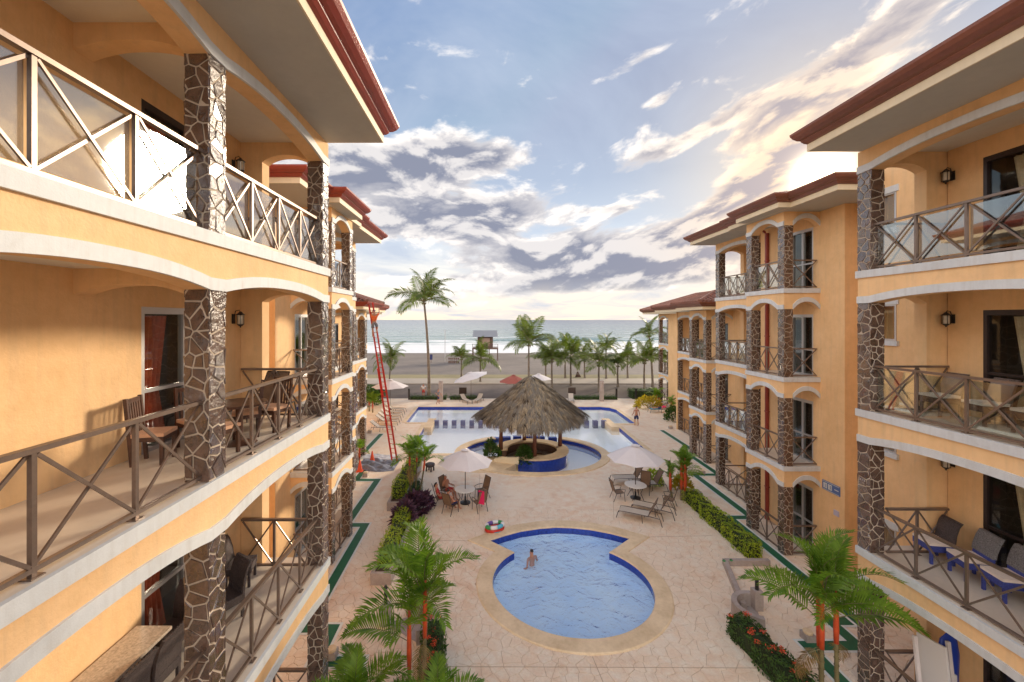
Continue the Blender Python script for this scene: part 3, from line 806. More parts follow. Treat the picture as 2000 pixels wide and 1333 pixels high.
            if i > 0:
                MB().box(x+.345, xb+.05, y0+.01, y1-.012, f-.5, f-.006).build('ceiling_slab', ceilm, root)
                MB().box(x-.004, xb, y0-.004, ye+.002, f-.005, f+.012).build('floor_tiles', tilef, root)
                MB().box(x-.045, x+.012, y0-.045, y1+.03, f-.165, f+.016).build('edge_band', trimm, root)
                if sg['near']: MB().box(x+.012, xb, y0-.045, y0+.012, f-.165, f+.0155).build('edge_band', trimm, root)
            else:
                MB().box(x-.03, xb, y0-.03, y1+.03, -.02, .014+.001*segs.index(sg)).build('floor_tiles', tilef, root)
            if last and sg['n'] in 'ABC' or last:
                MB().box(x+.345, xb+.05, y0+.01, y1-.012, nxt-.09, nxt+.15).build('ceiling_slab', ceilm, root)
            # columns
            for ci, (c0, c1) in enumerate(cols):
                big = sg['n'] == 'A' and c1 > 5
                pw = (sg['n'] == 'A' and ((right and ci == 2) or (not right and ci == 2 and i > 0) or (not right and ci == 3 and i > 1)))
                column(x+.002, c0+.002, f+.012, zs+.003, 'ncfb' if sg['n'] in 'ABC' else 'nc', pw)
            # railings
            for oi, (o0, o1) in enumerate(opens):
                n = {'A': max(3, round((o1-o0)/.92)), 'B': 2, 'C': 4, 'D': 2, 'E': 3, 'F': 2}[sg['n']]
                if sg['n'] == 'A' and i == 0 and not right and oi < 2: continue
                gl = 0
                if i in sg['glass']: gl = 2 if (i == len(F)-1) else 1
                railing((x+.12, o0, 0), (x+.12, o1, 0), f+.012, n, gl)
            if sg['near']: railing((x+.34, y0+.1, 0), (xb-.05, y0+.1, 0), f+.012, 1, 0)
            if sg['far']: railing((x+.34, cols[-1][0]-.06, 0), (xb-.08, cols[-1][0]-.06, 0), f+.012, 2 if sg['n'] == 'A' else 1, 0, endpost=False)
            # rear wall with doors
            ceil = nxt-.08 if last else nxt-.49
            zf = f+.012
            if sg['n'] == 'A':
                ops = [(6.0 if right else 6.87, 9.41 if right else 8.9, zf, f+2.5)]+([] if right else [(.5, 2.6, zf, f+2.5)])
                if right: ops = [(6.9, 9.41, zf, f+2.5)]
                wall_open(xb, y0, y1-.33, f, ceil+.02, ops)
                for q in ops: sliding_door(xb+.03, q[0], q[1], q[2], q[3], curt_c if right else curt_r, (dframe if (right or i == 3) else alu))
                lantern(xb, 10.02 if right else 9.33, f+2.31)
            elif sg['n'] == 'B':
                ops = [(16.42+b, 17.6+b, zf, f+2.5)]
                wall_open(xb, 14.97+b, 19.6+b, f, nxt if not last else nxt, ops)
                sliding_door(xb+.03, 16.42+b, 17.6+b, zf, f+2.5, None, alu)
            elif sg['n'] == 'C':
                wall_open(xb, y0-.1, y1-.3, f, ceil+.02, [(20.3+b, 21.9+b, zf, f+2.4)])
                sliding_door(xb+.03, 20.3+b, 21.9+b, zf, f+2.4, None, dframe)
            elif sg['n'] == 'D':
                wall_open(xb, y0-3.1, y1, f, nxt, [(y0+.5, y0+1.6, zf, f+2.4)])
                sliding_door(xb+.03, y0+.5, y0+1.6, zf, f+2.4, None, dframe)
            elif sg['n'] == 'E':
                wall_open(xb, y0-.6, y1, f, ceil+.02, [(y0+1.2, y0+2.8, zf, f+2.4)])
                sliding_door(xb+.03, y0+1.2, y0+2.8, zf, f+2.4, None, alu)
    # solid cores
    rec = [(12.66+b, 13.2+b, f+1.63, f+2.76) for f in F4]
    class Sep:
        def box(s, *q): MB().box(*q).build('core_wall', stucco, root)
    mb = Sep(); zprev = 0
    xw = 12.6
    for (ya, yb, za, zb) in rec:
        mb.box(xw, xw+.2, ya, yb, zprev, za); zprev = zb
    mb.box(xw, xw+.2, ya, yb, zprev, 14.3); mb.box(xw, xw+.2, 9.72, ya, 0, 14.3); mb.box(xw, xw+.2, yb, 13.35+b, 0, 14.3); mb.box(12.805, 13.8, 13.15+b, 13.348+b, 0, 14.3); mb.box(13.6, 13.8, 13.355+b, 14.96+b, 0, 13.56)
    mb.box(13.002, 19, 14.965+b, 15.16+b, 0, 13.56)
    mb.box(14.2, 19, 9.4+a, 9.6+a, 0, 13.56); mb.box(12.6, 13.6, 9.5, 9.7, 0, 13.56)
    mb.box(13.22, 14.78, 19.38+b, 19.6+b, 0, 13.56)
    mb.box(15.72, 21, 25.9+dd, 26.1+dd, 0, 9.93)
    mb.box(14.85, 20, 23.1+b, 23.29+b, 0, 13.56); mb.box(15.9, 19.4, 34.62+dd, 34.79+dd, 0, 9.92); mb.box(19.3, 19.6, 34.7+dd, 44.1+dd, 0, 9.92)
    mb.box(15.72, 16.0, 28.3+dd, 29.2+dd, 0, 9.92)
    mb.box(21.25, 21.4, 44+dd, 46.5+dd, 0, 9.92); mb.box(19.6, 21.2, 43.9+dd, 44.09+dd, 0, 9.92)
    # rear mass so no light leaks through
    mb = Sep(); mb.box(20.4, 20.6, -3, 47, 0, 9.9); mb.box(12.9, 20.4, -2.2, -2.0, 0, 13.5); mb.box(14.9, 15.1, -2, 9.4+a, 0, 13.5)
    for (ya, yb, za, zb) in rec:
        wn = empty('window', S.pt(12.6, ya, za), 0, root)
        mb = MB(); mb.box(12.58, 12.68, ya, ya+.05, za, zb); mb.box(12.58, 12.68, yb-.05, yb, za, zb); mb.box(12.582, 12.68, ya+.05, yb-.05, zb-.05, zb); mb.box(12.582, 12.68, ya+.05, yb-.05, za, za+.05); mb.build('frame', alu, wn)
        MB().box(12.63, 12.638, ya+.05, yb-.05, za+.05, zb-.05).build('pane', glw, wn)
        MB().box(12.52, 12.61, ya-.08, yb+.08, za-.16, za-.003).build('sill', trimm, wn); MB().box(12.56, 12.61, ya-.08, yb+.08, zb+.003, zb+.2).build('lintel', trimm, wn)
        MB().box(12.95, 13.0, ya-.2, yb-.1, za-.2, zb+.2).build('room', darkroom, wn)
    # red down pipe
    mb = MB(); mb.path([(12.93, 19.05+b, 0), (12.93, 19.05+b, 13.3)], .085, 12)
    for f in F4: mb.box(12.86, 13.0, 18.95+b, 19.15+b, f+1.5, f+1.54)
    mb.build('downpipe', browng if 0 else redm, root, smooth=False)
    mb = MB(); mb.path([(12.75, 18.9+b, 13.3), (12.3, 18.75+b, 13.55)], .05, 8); mb.build('gutter_elbow', redm, root)
    # roofs: (x fascia, x far, y0, y1, soffit z)
    roofs = [(8.08, 17, -3, 10.36+a, 13.55), (10.95, 15, 15.5+b, 18.1+b, 13.548), (11.42, 19, 13.4+b, 19.5+b, 13.545), (11.55, 18.5, 17.6+b, 23.45+b, 13.551),
             (13.2, 18, 25.3+dd, 28.9+dd, 9.93), (14.6, 19.5, 28.2+dd, 36.0+dd, 9.925), (17.9, 23, 34.8+dd, 47.6+dd, 9.922)]
    for k, (fx, ex, ya, yb, zs) in enumerate(roofs):
        rf = empty('roof', S.pt(fx, ya, zs), 0, root)
        MB().box(fx, ex, ya, yb, zs, zs+.20).build('soffit', cream if False else ceilm, rf)
        mb = MB(); mb.box(fx-.022, ex, ya-.022, yb+.022, zs-.012, zs+.185); mb.build('fascia', cream, rf)
        MB().box(fx+.01, ex-.1, ya+.01, yb-.01, zs-.0135, zs-.0).build('soffit_board', mat('grey_soffit', (.50, .49, .44), .8, var=(.8, .9, 1.05)) if 'grey_soffit' not in MT else MT['grey_soffit'], rf)
        g = MB(); rg = []
        for off, zo in ((-.3, .165), (.015, .165), (.09, .185), (.15, .235), (.16, .26), (.235, .275), (.32, .33), (.375, .40), (.385, .45), (.35, .455), (-.3, .455)):
            x_, ya_, yb_ = fx-off, ya-off*.9, yb+off*.35; rg.append([(x_, ya_, zs+zo), (ex, ya_, zs+zo), (ex, yb_, zs+zo), (x_, yb_, zs+zo)])
        g.loft(rg)
        g.build('gutter', browng if right else redm, rf)
        # hip roof with tile rolls
        x0, x1, y0_, y1_ = fx-.33, ex, ya-.30, yb+.10; zz = zs+.455; W = min(x1-x0, y1_-y0_)/2; hh = W*.36
        if x1-x0 > y1_-y0_: a_, b_ = (x0+W, (y0_+y1_)/2), (x1-W, (y0_+y1_)/2)
        else: a_, b_ = ((x0+x1)/2, y0_+W), ((x0+x1)/2, y1_-W)
        mb = MB(); mb.add([(x0, y0_, zz), (x1, y0_, zz), (x1, y1_, zz), (x0, y1_, zz), (*a_, zz+hh), (*b_, zz+hh)],
               [(0, 1, 5, 4), (1, 2, 5), (2, 3, 4, 5), (3, 0, 4), (0, 3, 2, 1)] if x1-x0 > y1_-y0_ else [(0, 1, 4), (1, 2, 5, 4), (2, 3, 5), (3, 0, 4, 5), (0, 3, 2, 1)])
        mb.build('roof_deck', rooft, rf)
        if k >= 4:
            tl = MB()                                    # rolls on the courtyard slope
            n = int((y1_-y0_)/.28)
            for i in range(n):
                yy = y0_+.14+i*.28; d = min(yy-y0_, y1_-yy, W)
                if d < .2: continue
                tl.path([(x0+.01, yy, zz+.03), (x0+d, yy, zz+.03+hh*d/W)], .075, 6)
            nx = int((x1-x0)/.28)
            for i in range(nx):
                xx = x0+.14+i*.28; d = min(xx-x0, x1-xx, W)
                if d < .2: continue
                tl.path([(xx, y0_+.01, zz+.03), (xx, y0_+d, zz+.03+hh*d/W)], .075, 6)
            tl.path([(x0, y0_, zz+.05), (*a_, zz+hh+.05)], .11, 6); tl.path([(x0, y1_, zz+.05), (*(a_ if x1-x0 > y1_-y0_ else b_), zz+hh+.05)], .11, 6); tl.path([(*a_, zz+hh+.05), (*b_, zz+hh+.05)], .12, 6)
            tl.build('tile_rolls', rooft, rf, kind='stuff')
    MB().box(17.9, 18.9, 27.2, 29.0, 10.0, 11.9).build('chimney_block', cream, root)
    loose.build('stones', stonem, root, kind='stuff')
    if right:
        sb = empty('number_plate', (12.99, 15.55, 2.9), 0, root)
        MB().box(12.975, 12.999, 15.15, 15.95, 2.72, 3.08).build('plate_back', mat('plate_blue', (.10, .16, .36), .4), sb)
        mb = MB(); mb.box(12.968, 12.974, 15.17, 15.93, 2.74, 2.755); mb.box(12.968, 12.974, 15.17, 15.93, 3.045, 3.06)
        def seg(yc, w):                       # pale digit strokes
            mb.box(12.966, 12.975, yc-w, yc+w, 2.80, 3.00)
        yy = 15.86
        for ch in '1010':
            if ch == '1': mb.box(12.966, 12.975, yy-.022, yy+.022, 2.80, 3.0); yy -= .09
            else:
                mb.box(12.966, 12.975, yy-.05, yy-.02, 2.80, 3.0); mb.box(12.966, 12.975, yy+.02, yy+.05, 2.80, 3.0)
                mb.box(12.9665, 12.975, yy-.02, yy+.02, 2.80, 2.83); mb.box(12.9665, 12.975, yy-.02, yy+.02, 2.97, 3.0); yy -= .13
        mb.box(12.966, 12.975, 15.2, 15.38, 2.885, 2.915); mb.build('lettering', whitel, sb)
        MB().box(12.97, 12.999, 15.2, 15.42, 1.95, 2.15).build('meter_box', mat('pale_lilac_box', (.55, .5, .62), .5), root)
    MB.T = None
    return root
build_side(False); build_side(True)

# ---------------------------------------------------------------- plants
def frond_mesh(L=1.0, seed=0, nl=34, ll=.34, lw=.022, pitch=.9, droop=1.5, vee=.45, name='frond', leaf=None, rr=.012, sweep=.75):
    r = random.Random(seed); mb = MB(); n = 14; pts = []; a = pitch; p = Vector((0, 0, 0)); side = r.uniform(-.12, .12); yaw = 0
    for i in range(n+1):
        pts.append(p.copy()); p = p+Vector((math.cos(a)*math.cos(yaw), math.cos(a)*math.sin(yaw), math.sin(a)))*(L/n)
        a -= droop/n*(.4+1.2*i/n); yaw += side/n
    mb.mi = 0; mb.path(pts, [rr*(1-.8*i/n) for i in range(n+1)], 4)
    mb.mi = 1
    for k in range(nl):
        t = .14+.86*(k+.5)/nl; f = t*n; i = min(int(f), n-1); q = pts[i].lerp(pts[i+1], f-i); d = (pts[i+1]-pts[i]).normalized()
        s = d.cross(Vector((0, 0, 1))).normalized(); up = s.cross(d).normalized()
        prof = math.sin(min(1, .18+t*.95)*PI*.93)**.6*(1 if t < .9 else .8)
        for sg in (-1, 1):
            l = ll*prof*r.uniform(.85, 1.1)
            dr = (s*sg*(1-.55*t*sweep)+d*(.45+.75*t)*sweep+up*(vee+r.uniform(-.12, .12))).normalized()
            w = lw*(1 if prof > .5 else .8); wv = dr.cross(up).normalized()*w/2+up*.0
            m1 = q+dr*l*.5; tip = q+dr*l-Vector((0, 0, 1))*l*r.uniform(.10, .30)
            mb.add([q-wv*.35, q+wv*.35, m1+wv, m1-wv, tip], [(0, 1, 2, 3), (3, 2, 4)])
    me = bpy.data.meshes.new(name); me.from_pydata(mb.v, [], mb.f); me.materials.append(stem); me.materials.append(leaf or leafn)
    me.polygons.foreach_set('material_index', mb.m); return me
def clump(name, label, cat, stems, fr, spread, base, group=None, kindleaf=None, trunk_r=.05):
    """stems: (dx, dy, trunk height, shaft height, n fronds, scale, lean)"""
    t = thing(name, label, cat, base, 0, group); r = random.Random(len(label)*7+int(base[0]*10))
    for (dx, dy, h, sh, nf, sc, lean) in stems:
        lx, ly = lean
        p0 = Vector((dx, dy, -.02)); p1 = Vector((dx+lx*.5, dy+ly*.5, h*.5)); p2 = Vector((dx+lx, dy+ly, h)); p3 = p2+Vector((lx*.3, ly*.3, sh))
        mb = MB(); mb.path([p0+base, p1+base, p2+base], [trunk_r*1.15, trunk_r*.9, trunk_r*.85], 10)
        for k in range(int(h/.16)):
            f = (k+.5)*.16/h; q = (p0.lerp(p1, f*2) if f < .5 else p1.lerp(p2, f*2-1))+base
            mb.path([q-Vector((0, 0, .008)), q+Vector((0, 0, .008))], trunk_r*1.12, 10)
        mb.build('trunk', stem, t)
        MB().path([p2+base, p2.lerp(p3, .25)+base, p2.lerp(p3, .7)+base, p3+base], [trunk_r*1.0, trunk_r*1.18, trunk_r*.95, trunk_r*.5], 10).build('crownshaft', redst, t, smooth=True)
        a = r.uniform(0, 6)
        for k in range(nf):
            a += 2.4+r.uniform(-.25, .25); me = fr[(k+r.randint(0, 1)) % len(fr)]
            kk = k/max(1, nf-1)                        # young upright to old spreading
            M = Matrix.Translation(p2.lerp(p3, .95-.5*kk))@Matrix.Rotation(a, 4, 'Z')@Matrix.Rotation(-(.62-.95*kk)*spread+r.uniform(-.1, .1), 4, 'Y')@Matrix.Rotation(r.uniform(-.35, .35), 4, 'X')@Matrix.Scale(sc*r.uniform(.85, 1.1)*(1 if kk > .2 else .8), 4)
            inst('frond', me, t, M)
        if h > 1: inst('dead_frond', DEAD, t, Matrix.Translation(p2)@Matrix.Rotation(a+1, 4, 'Z')@Matrix.Rotation(.55, 4, 'Y')@Matrix.Scale(sc*.7, 4))
        mb = MB(); mb.mi = 0; mb.path([p3+base, p3+base+Vector((.02, .01, .5*sc)), p3+base+Vector((.05, .02, .95*sc))], [.022, .014, .003], 5); mb.build('spear_leaf', leafn, t)
    return t
FRN = [frond_mesh(1.85, s, 31, .66, .056, 1.0, 1.65, .42, leaf=leafn, rr=.016) for s in range(5)]
DEAD = frond_mesh(1.5, 77, 24, .45, .03, .2, 1.6, -.3, leaf=leafb, rr=.014)
FRM = [frond_mesh(1.25, s+9, 26, .44, .046, .95, 1.5, .35, leaf=leafn, rr=.013) for s in range(3)]
clump('lipstick_palm', 'clump of red-stemmed palms with wide green fronds nearest the right building', 'palm',
      [(0, 0, 1.65, 1.6, 7, .95, (.0, .0)), (.11, .10, 1.6, 1.35, 5, .9, (-.05, .05)), (.40, .05, 1.7, 1.3, 6, .90, (.02, .05))], FRN, 1.0, Vector((7.72, 9.5, 0)))
clump('lipstick_palm', 'clump of two tall red-stemmed palms in the left foreground of the paving', 'palm',
      [(0, 0, 1.2, 1.35, 6, .9, (.0, .0)), (.32, .1, 1.8, 1.35, 9, .98, (.02, .05))], FRN, 1.0, Vector((-1.85, 9.5, 0)))
clump('lipstick_palm', 'low young palm whose upright fronds rise from the bottom edge on the left', 'palm',
      [(0, 0, .45, .5, 10, .80, (0, 0))], FRN, .75, Vector((-2.95, 8.9, 0)))
clump('lipstick_palm', 'lowest small palm beside the red flowers at the bottom edge', 'palm', [(0, 0, .35, .4, 8, .75, (0, 0))], FRN, .75, Vector((-1.15, 8.7, 0)))
clump('lipstick_palm', 'slender palm clump at the end of the yellow-green hedge by the seated bathers', 'palm',
      [(0, 0, 1.75, .75, 9, 1.0, (-.05, 0)), (.22, .15, 1.85, .7, 7, .85, (.05, .1)), (.42, -.1, 1.5, .7, 8, 1.05, (.25, .1))], FRM, 1.0, gp(802, 976), trunk_r=.045)
clump('lipstick_palm', 'orange-stemmed palm clump behind the loungers beside the right hedge', 'palm',
      [(0, 0, .55, 1.65, 10, .78, (.0, 0)), (.2, .1, .5, 1.5, 9, .70, (.05, 0)), (-.35, .3, .4, 1.1, 8, .65, (-.08, 0)), (.12, -.08, .5, 1.7, 9, .75, (.02, 0))], FRM, 1.0, gp(1331, 977), trunk_r=.065)
clump('young_palm', 'small palm in the bed beside the far columns of the right building', 'palm', [(0, 0, .5, .9, 9, .8, (0, 0))], FRM, .6, gp(1312, 812), trunk_r=.05)
clump('young_palm', 'small palm with an orange stem next to the clipped far hedge on the right', 'palm', [(0, 0, .4, .8, 10, .95, (0, 0)), (.3, .1, .3, .7, 8, .8, (0, 0))], FRM, .8, gp(1282, 792), trunk_r=.07)
clump('young_palm', 'potted young palm standing between the traffic cones and the left building', 'palm', [(0, 0, .4, .8, 7, .7, (0, 0))], FRM, .9, gp(702, 908), trunk_r=.05)
clump('young_palm', 'bushy small palm under the far left umbrella beside the row of loungers', 'palm', [(0, 0, .4, .8, 10, 1.0, (0, 0)), (-.5, .5, .6, .7, 9, .9, (0, 0))], FRM, .8, gp(728, 806), trunk_r=.06)

# coconut palms towards the beach
CROWN = []
for v in range(4):
    r = random.Random(40+v); mb = MB(); fm = [frond_mesh(1.0, 60+v*5+i, 30, .30, .024, [.95, 1.2, .5, .15][i], [2.0, 1.4, 1.9, 1.5][i], -.05 if i else .1, leaf=leafc, rr=.011, sweep=.7) for i in range(4)]
    a = 0
    for k in range([18, 15, 16, 14][v]):
        a += 2.4+r.uniform(-.4, .4); me = fm[k % 4]; M = Matrix.Rotation(a, 4, 'Z')@Matrix.Rotation(-r.uniform(-.25, .6), 4, 'Y')@Matrix.Rotation(r.uniform(-.5, .5), 4, 'X')@Matrix.Scale(r.uniform(.8, 1.12), 4)
        b = len(mb.v); mb.v += [tuple(M@q.co) for q in me.vertices]
        for p in me.polygons: mb.f.append(tuple(b+i for i in p.vertices)); mb.m.append(p.material_index)
    me = bpy.data.meshes.new('crown'); me.from_pydata(mb.v, [], mb.f); me.materials.append(stem); me.materials.append(leafc); me.polygons.foreach_set('material_index', mb.m); CROWN.append(me)
def coconut(px, ytrunk, ycrown, rpx, label, v=0, lean=0, tr=.13, zb=0):
    b = gp(px, ytrunk, zb); t = thing('coconut_palm', label, 'palm', b, 0, 'coconut palms along the beach walk'); Yd = b.y
    zc = EYE-(ycrown-625)*Yd/800; Rr = rpx*Yd/800
    top = Vector((lean, 0, zc-b.z))
    mb = MB(); pts = [Vector((lean*f**2, .15*math.sin(f*3), (zc-b.z)*f-.05*(f == 0))) for f in [i/10 for i in range(11)]]
    mb.path([p+b for p in pts], [tr*(1.75 if i == 0 else 1.15-.5*i/10) for i in range(11)], 9)
    for i in range(int((zc-b.z)/.28)):
        f = (i+.5)*.28/(zc-b.z); q = Vector((lean*f**2, .15*math.sin(f*3), (zc-b.z)*f))+b; rad = tr*(1.2-.5*f); mb.path([q-Vector((0, 0, .02)), q+Vector((0, 0, .02))], rad, 9)
    mb.build('trunk', trunkm, t)
    rr = random.Random(int(px)); M = Matrix.Translation(top)@Matrix.Rotation(rr.uniform(0, 6), 4, 'Z')@Matrix.Scale(Rr*1.55, 4)
    inst('crown', CROWN[v], t, M)
    mb = MB()
    for k in range(5): mb.lathe([(.02, -.12), (.10, -.05), (.11, .03), (.02, .12)], 7, (b.x+top.x+.17*math.cos(k*1.3), b.y+.17*math.sin(k*1.3), b.z+top.z-.2))
    mb.build('coconuts', stem, t, kind='stuff')
coconut(838, 778, 590, 50, 'tallest coconut palm, its crown high above the horizon on the left', 0, -.6, .17)
coconut(1033, 775, 672, 42, 'coconut palm rising behind the peak of the thatched roof', 1, .0, .13)
coconut(760, 757, 703, 32, 'short palm standing alone right of the red ladder', 2, .25, .11)
coconut(901, 741, 700, 23, 'small palm just left of the palm below the lifeguard hut', 3)
coconut(938, 747, 702, 34, 'palm directly below the lifeguard hut', 2)
coconut(1066, 741, 703, 30, 'pale palm immediately right of the thatch peak palm', 3)
coconut(1078, 757, 704, 38, 'dark leafy palm right of the thatch peak, trunk nearest the hut roof', 0)
coconut(1104, 740, 682, 24, 'palm half hidden behind two darker palms right of the thatch', 1)
coconut(1115, 754, 696, 34, 'upright palm between the dark leafy palm and the wooden sand marker', 2)
coconut(1142, 740, 703, 28, 'low palm behind the small wooden sand marker', 3)
coconut(1170, 765, 712, 38, 'palm with a drooping dark frond beside the tall shower post', 1)
coconut(1184, 741, 680, 24, 'distant palm rising behind the one at the shower post', 0)
coconut(1207, 756, 713, 32, 'yellowish palm right of the shower post', 3)
coconut(1226, 740, 694, 26, 'fresh green palm behind and right of the yellowish one', 2)
coconut(1259, 764, 707, 36, 'palm in front of the slender tall palm near the right building', 0)
coconut(1275, 757, 654, 28, 'slender tall palm touching the far end of the right building', 1, -.5, .14)
coconut(1300, 742, 705, 26, 'palm seen through the end balcony of the right building', 3)

# hedges and shrubs
def leafcard(mb, c, s, r, nrm=None):
    n = Vector((r.gauss(0, 1), r.gauss(0, 1), r.gauss(.5, .8)))
    if nrm is not None: n = n*.6+nrm*1.3
    n.normalize(); a = n.cross(Vector((r.gauss(0, 1), r.gauss(0, 1), r.gauss(0, 1)))).normalized(); b = n.cross(a)
    l = s*r.uniform(.7, 1.3); w = l*.38
    mb.add([c-a*l*.5, c+b*w*.5+n*l*.06, c+a*l*.5, c-b*w*.5+n*l*.06], [(0, 1, 2, 3)])
def hedge(name, label, cat, x0, x1, y0, y1, z0, z1, mt, s=.07, dens=420, core=None, flowers=0, rnd_=.10, skew=0):
    t = thing(name, label, cat, ((x0+x1)/2, (y0+y1)/2, z0)); r = random.Random(int(abs(x0*31+y0*17))); mb = MB()
    W, Lg, H = x1-x0, y1-y0, z1-z0
    def sk(y): return skew*(y-y0)/Lg
    cx = Vector(((x0+x1)/2, 0, 0))
    def add(n_, f):
        for _ in range(int(n_)):
            p, nr = f(); w = rnd_*math.sin(p.y*5.1+p.x*3)*math.sin(p.y*2.3+1)+r.gauss(0, .022)
            leafcard(mb, Vector((p.x+sk(p.y), p.y, p.z))+nr*w, s, r, nr)
    add(W*Lg*dens, lambda: (Vector((r.uniform(x0, x1), r.uniform(y0, y1), z1)), Vector((0, 0, 1))))
    for xx, nx in ((x0, -1), (x1, 1)): add(H*Lg*dens, lambda: (Vector((xx, r.uniform(y0, y1), r.uniform(z0, z1))), Vector((nx, 0, 0))))
    for yy, ny in ((y0, -1), (y1, 1)): add(H*W*dens, lambda: (Vector((r.uniform(x0, x1), yy, r.uniform(z0, z1))), Vector((0, ny, 0))))
    mb.build('foliage', mt, t)
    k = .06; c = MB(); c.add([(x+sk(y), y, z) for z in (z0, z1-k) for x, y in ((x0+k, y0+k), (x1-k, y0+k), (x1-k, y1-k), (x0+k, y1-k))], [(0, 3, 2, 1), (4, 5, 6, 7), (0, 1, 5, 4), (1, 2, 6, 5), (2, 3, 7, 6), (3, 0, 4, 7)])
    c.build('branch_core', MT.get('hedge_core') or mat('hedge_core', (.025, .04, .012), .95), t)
    if flowers:
        for _ in range(flowers):
            y = r.uniform(y0, y1); p = Vector((r.uniform(x0, x1)+sk(y), y, z1+r.uniform(0, .05))); f = MB()
            for _ in range(34):
                q = p+Vector((r.gauss(0, .04), r.gauss(0, .04), r.uniform(0, .06))); leafcard(f, q, .045, r)
            f.build('flower_head', flower, t)
    return t
def shrub(name, label, cat, c, rx, ry, rz, mt, s=.12, n=500, long=1.0):
    t = thing(name, label, cat, c); r = random.Random(int(abs(c[0]*37+c[1]*11))); mb = MB(); c = Vector(c)
    for _ in range(n):
        v = Vector((r.gauss(0, 1), r.gauss(0, 1), abs(r.gauss(0, 1)))).normalized()*(r.uniform(.35, 1)**.5)
        p = c+Vector((v.x*rx, v.y*ry, v.z*rz)); d = (v+Vector((0, 0, .35))).normalized()
        a = (d+Vector((r.gauss(0, .3), r.gauss(0, .3), r.gauss(0, .3)))).normalized(); b = a.cross(Vector((r.gauss(0, 1), r.gauss(0, 1), r.gauss(0, 1)))).normalized()
        l = s*r.uniform(.7, 1.3)*long; w = s*.20; mb.add([p, p+a*l*.5+b*w, p+a*l-Vector((0, 0, l*.15)), p+a*l*.5-b*w], [(0, 1, 2, 3)])
    mb.build('foliage', mt, t)
    k = MB()
    for i in range(5): k.path([c+Vector((0, 0, -.02)), c+Vector((rx*.5*math.cos(i*1.3), ry*.5*math.sin(i*1.3), rz*.6))], [.02, .008], 5)
    k.build('stem', stem, t); return t
def planter(label, x0, x1, y0, y1, h, skew=0):
    t = thing('planter', label, 'planter', ((x0+x1)/2, (y0+y1)/2, 0)); w = .12
    def q(mb, a, b, c, d, z0, z1): mb.add([(a+skew*(y-y0)/(y1-y0) if 0 else a, y, z) for z in (z0, z1) for a, y in ((a, c), (b, c), (b, d), (a, d))], [(0, 3, 2, 1), (4, 5, 6, 7), (0, 1, 5, 4), (1, 2, 6, 5), (2, 3, 7, 6), (3, 0, 4, 7)])
    for a, b, c, d in ((x0, x1, y0, y0+w), (x0, x1, y1-w, y1), (x0, x0+w, y0+w, y1-w), (x1-w, x1, y0+w, y1-w)):
        MB().box(a, b, c, d, -.01, h).build('side_wall', concrete, t)
    MB().box(x0+w, x1-w, y0+w, y1-w, 0, h-.08).build('soil_bed', soil, t)
planter('concrete planter under the nearer left hedge', -4.15, -3.42, 14.3, 19.6, .42)
hedge('hedge', 'bright yellow-green hedge in the nearer left planter behind the foreground palms', 'hedge', -4.02, -3.52, 14.75, 18.6, .35, .95, hedgel, .085, 520)
shrub('cordyline', 'spiky dark red plant at the near end of the nearer left planter', 'shrub', (-3.75, 18.2, .4), .35, .4, .6, purple, .40, 220)
shrub('cordyline', 'large dark purple plant between the two left planters', 'shrub', (-3.55, 19.5, .2), .55, .55, .65, purple, .40, 420)
shrub('cordyline', 'second dark purple plant beside the small white side table', 'shrub', (-3.3, 20.2, .1), .45, .45, .55, purple, .36, 300)
planter('concrete planter with a clipped hedge under the far left palms', -4.95, -4.15, 19.85, 26.4, .42)
hedge('hedge', 'long clipped yellow-green hedge left of the slender palms', 'hedge', -4.85, -4.25, 20.3, 26.1, .38, 1.02, hedgel, .09, 430)
hedge('hedge', 'low green hedge tucked right of the clipped one beside the palm stems', 'hedge', -4.1, -3.7, 20.4, 22.4, .0, .55, hedged, .09, 420)
hedge('hedge', 'long low green hedge along the walkway of the right building', 'hedge', 10.0, 10.62, 15.9, 20.9, .0, .62, hedgel, .085, 520, skew=-.05)
planter('square concrete planter at the far end of the right hedge', 10.2, 10.95, 21.0, 21.5, .4)
shrub('croton', 'orange and green croton bush between the palm clump and the right hedge', 'shrub', (10.35, 21.9, .2), .5, .45, .75, yell, .22, 420)
shrub('croton', 'rounded light green bush beside the lounger under the right palms', 'shrub', (9.3, 23.2, 0), .5, .5, .8, hedgel, .16, 600)
hedge('ixora_hedge', 'flowering ixora hedge with red blooms at the lower right below the curved planter', 'hedge', 7.35, 7.95, 9.6, 12.1, .0, .62, hedged, .10, 430, flowers=14, skew=-.35)
hedge('ixora_hedge', 'ixora bush with one red bloom behind the left foreground palms', 'hedge', -1.75, -1.25, 9.9, 11.6, .0, .85, hedged, .10, 430, flowers=9)
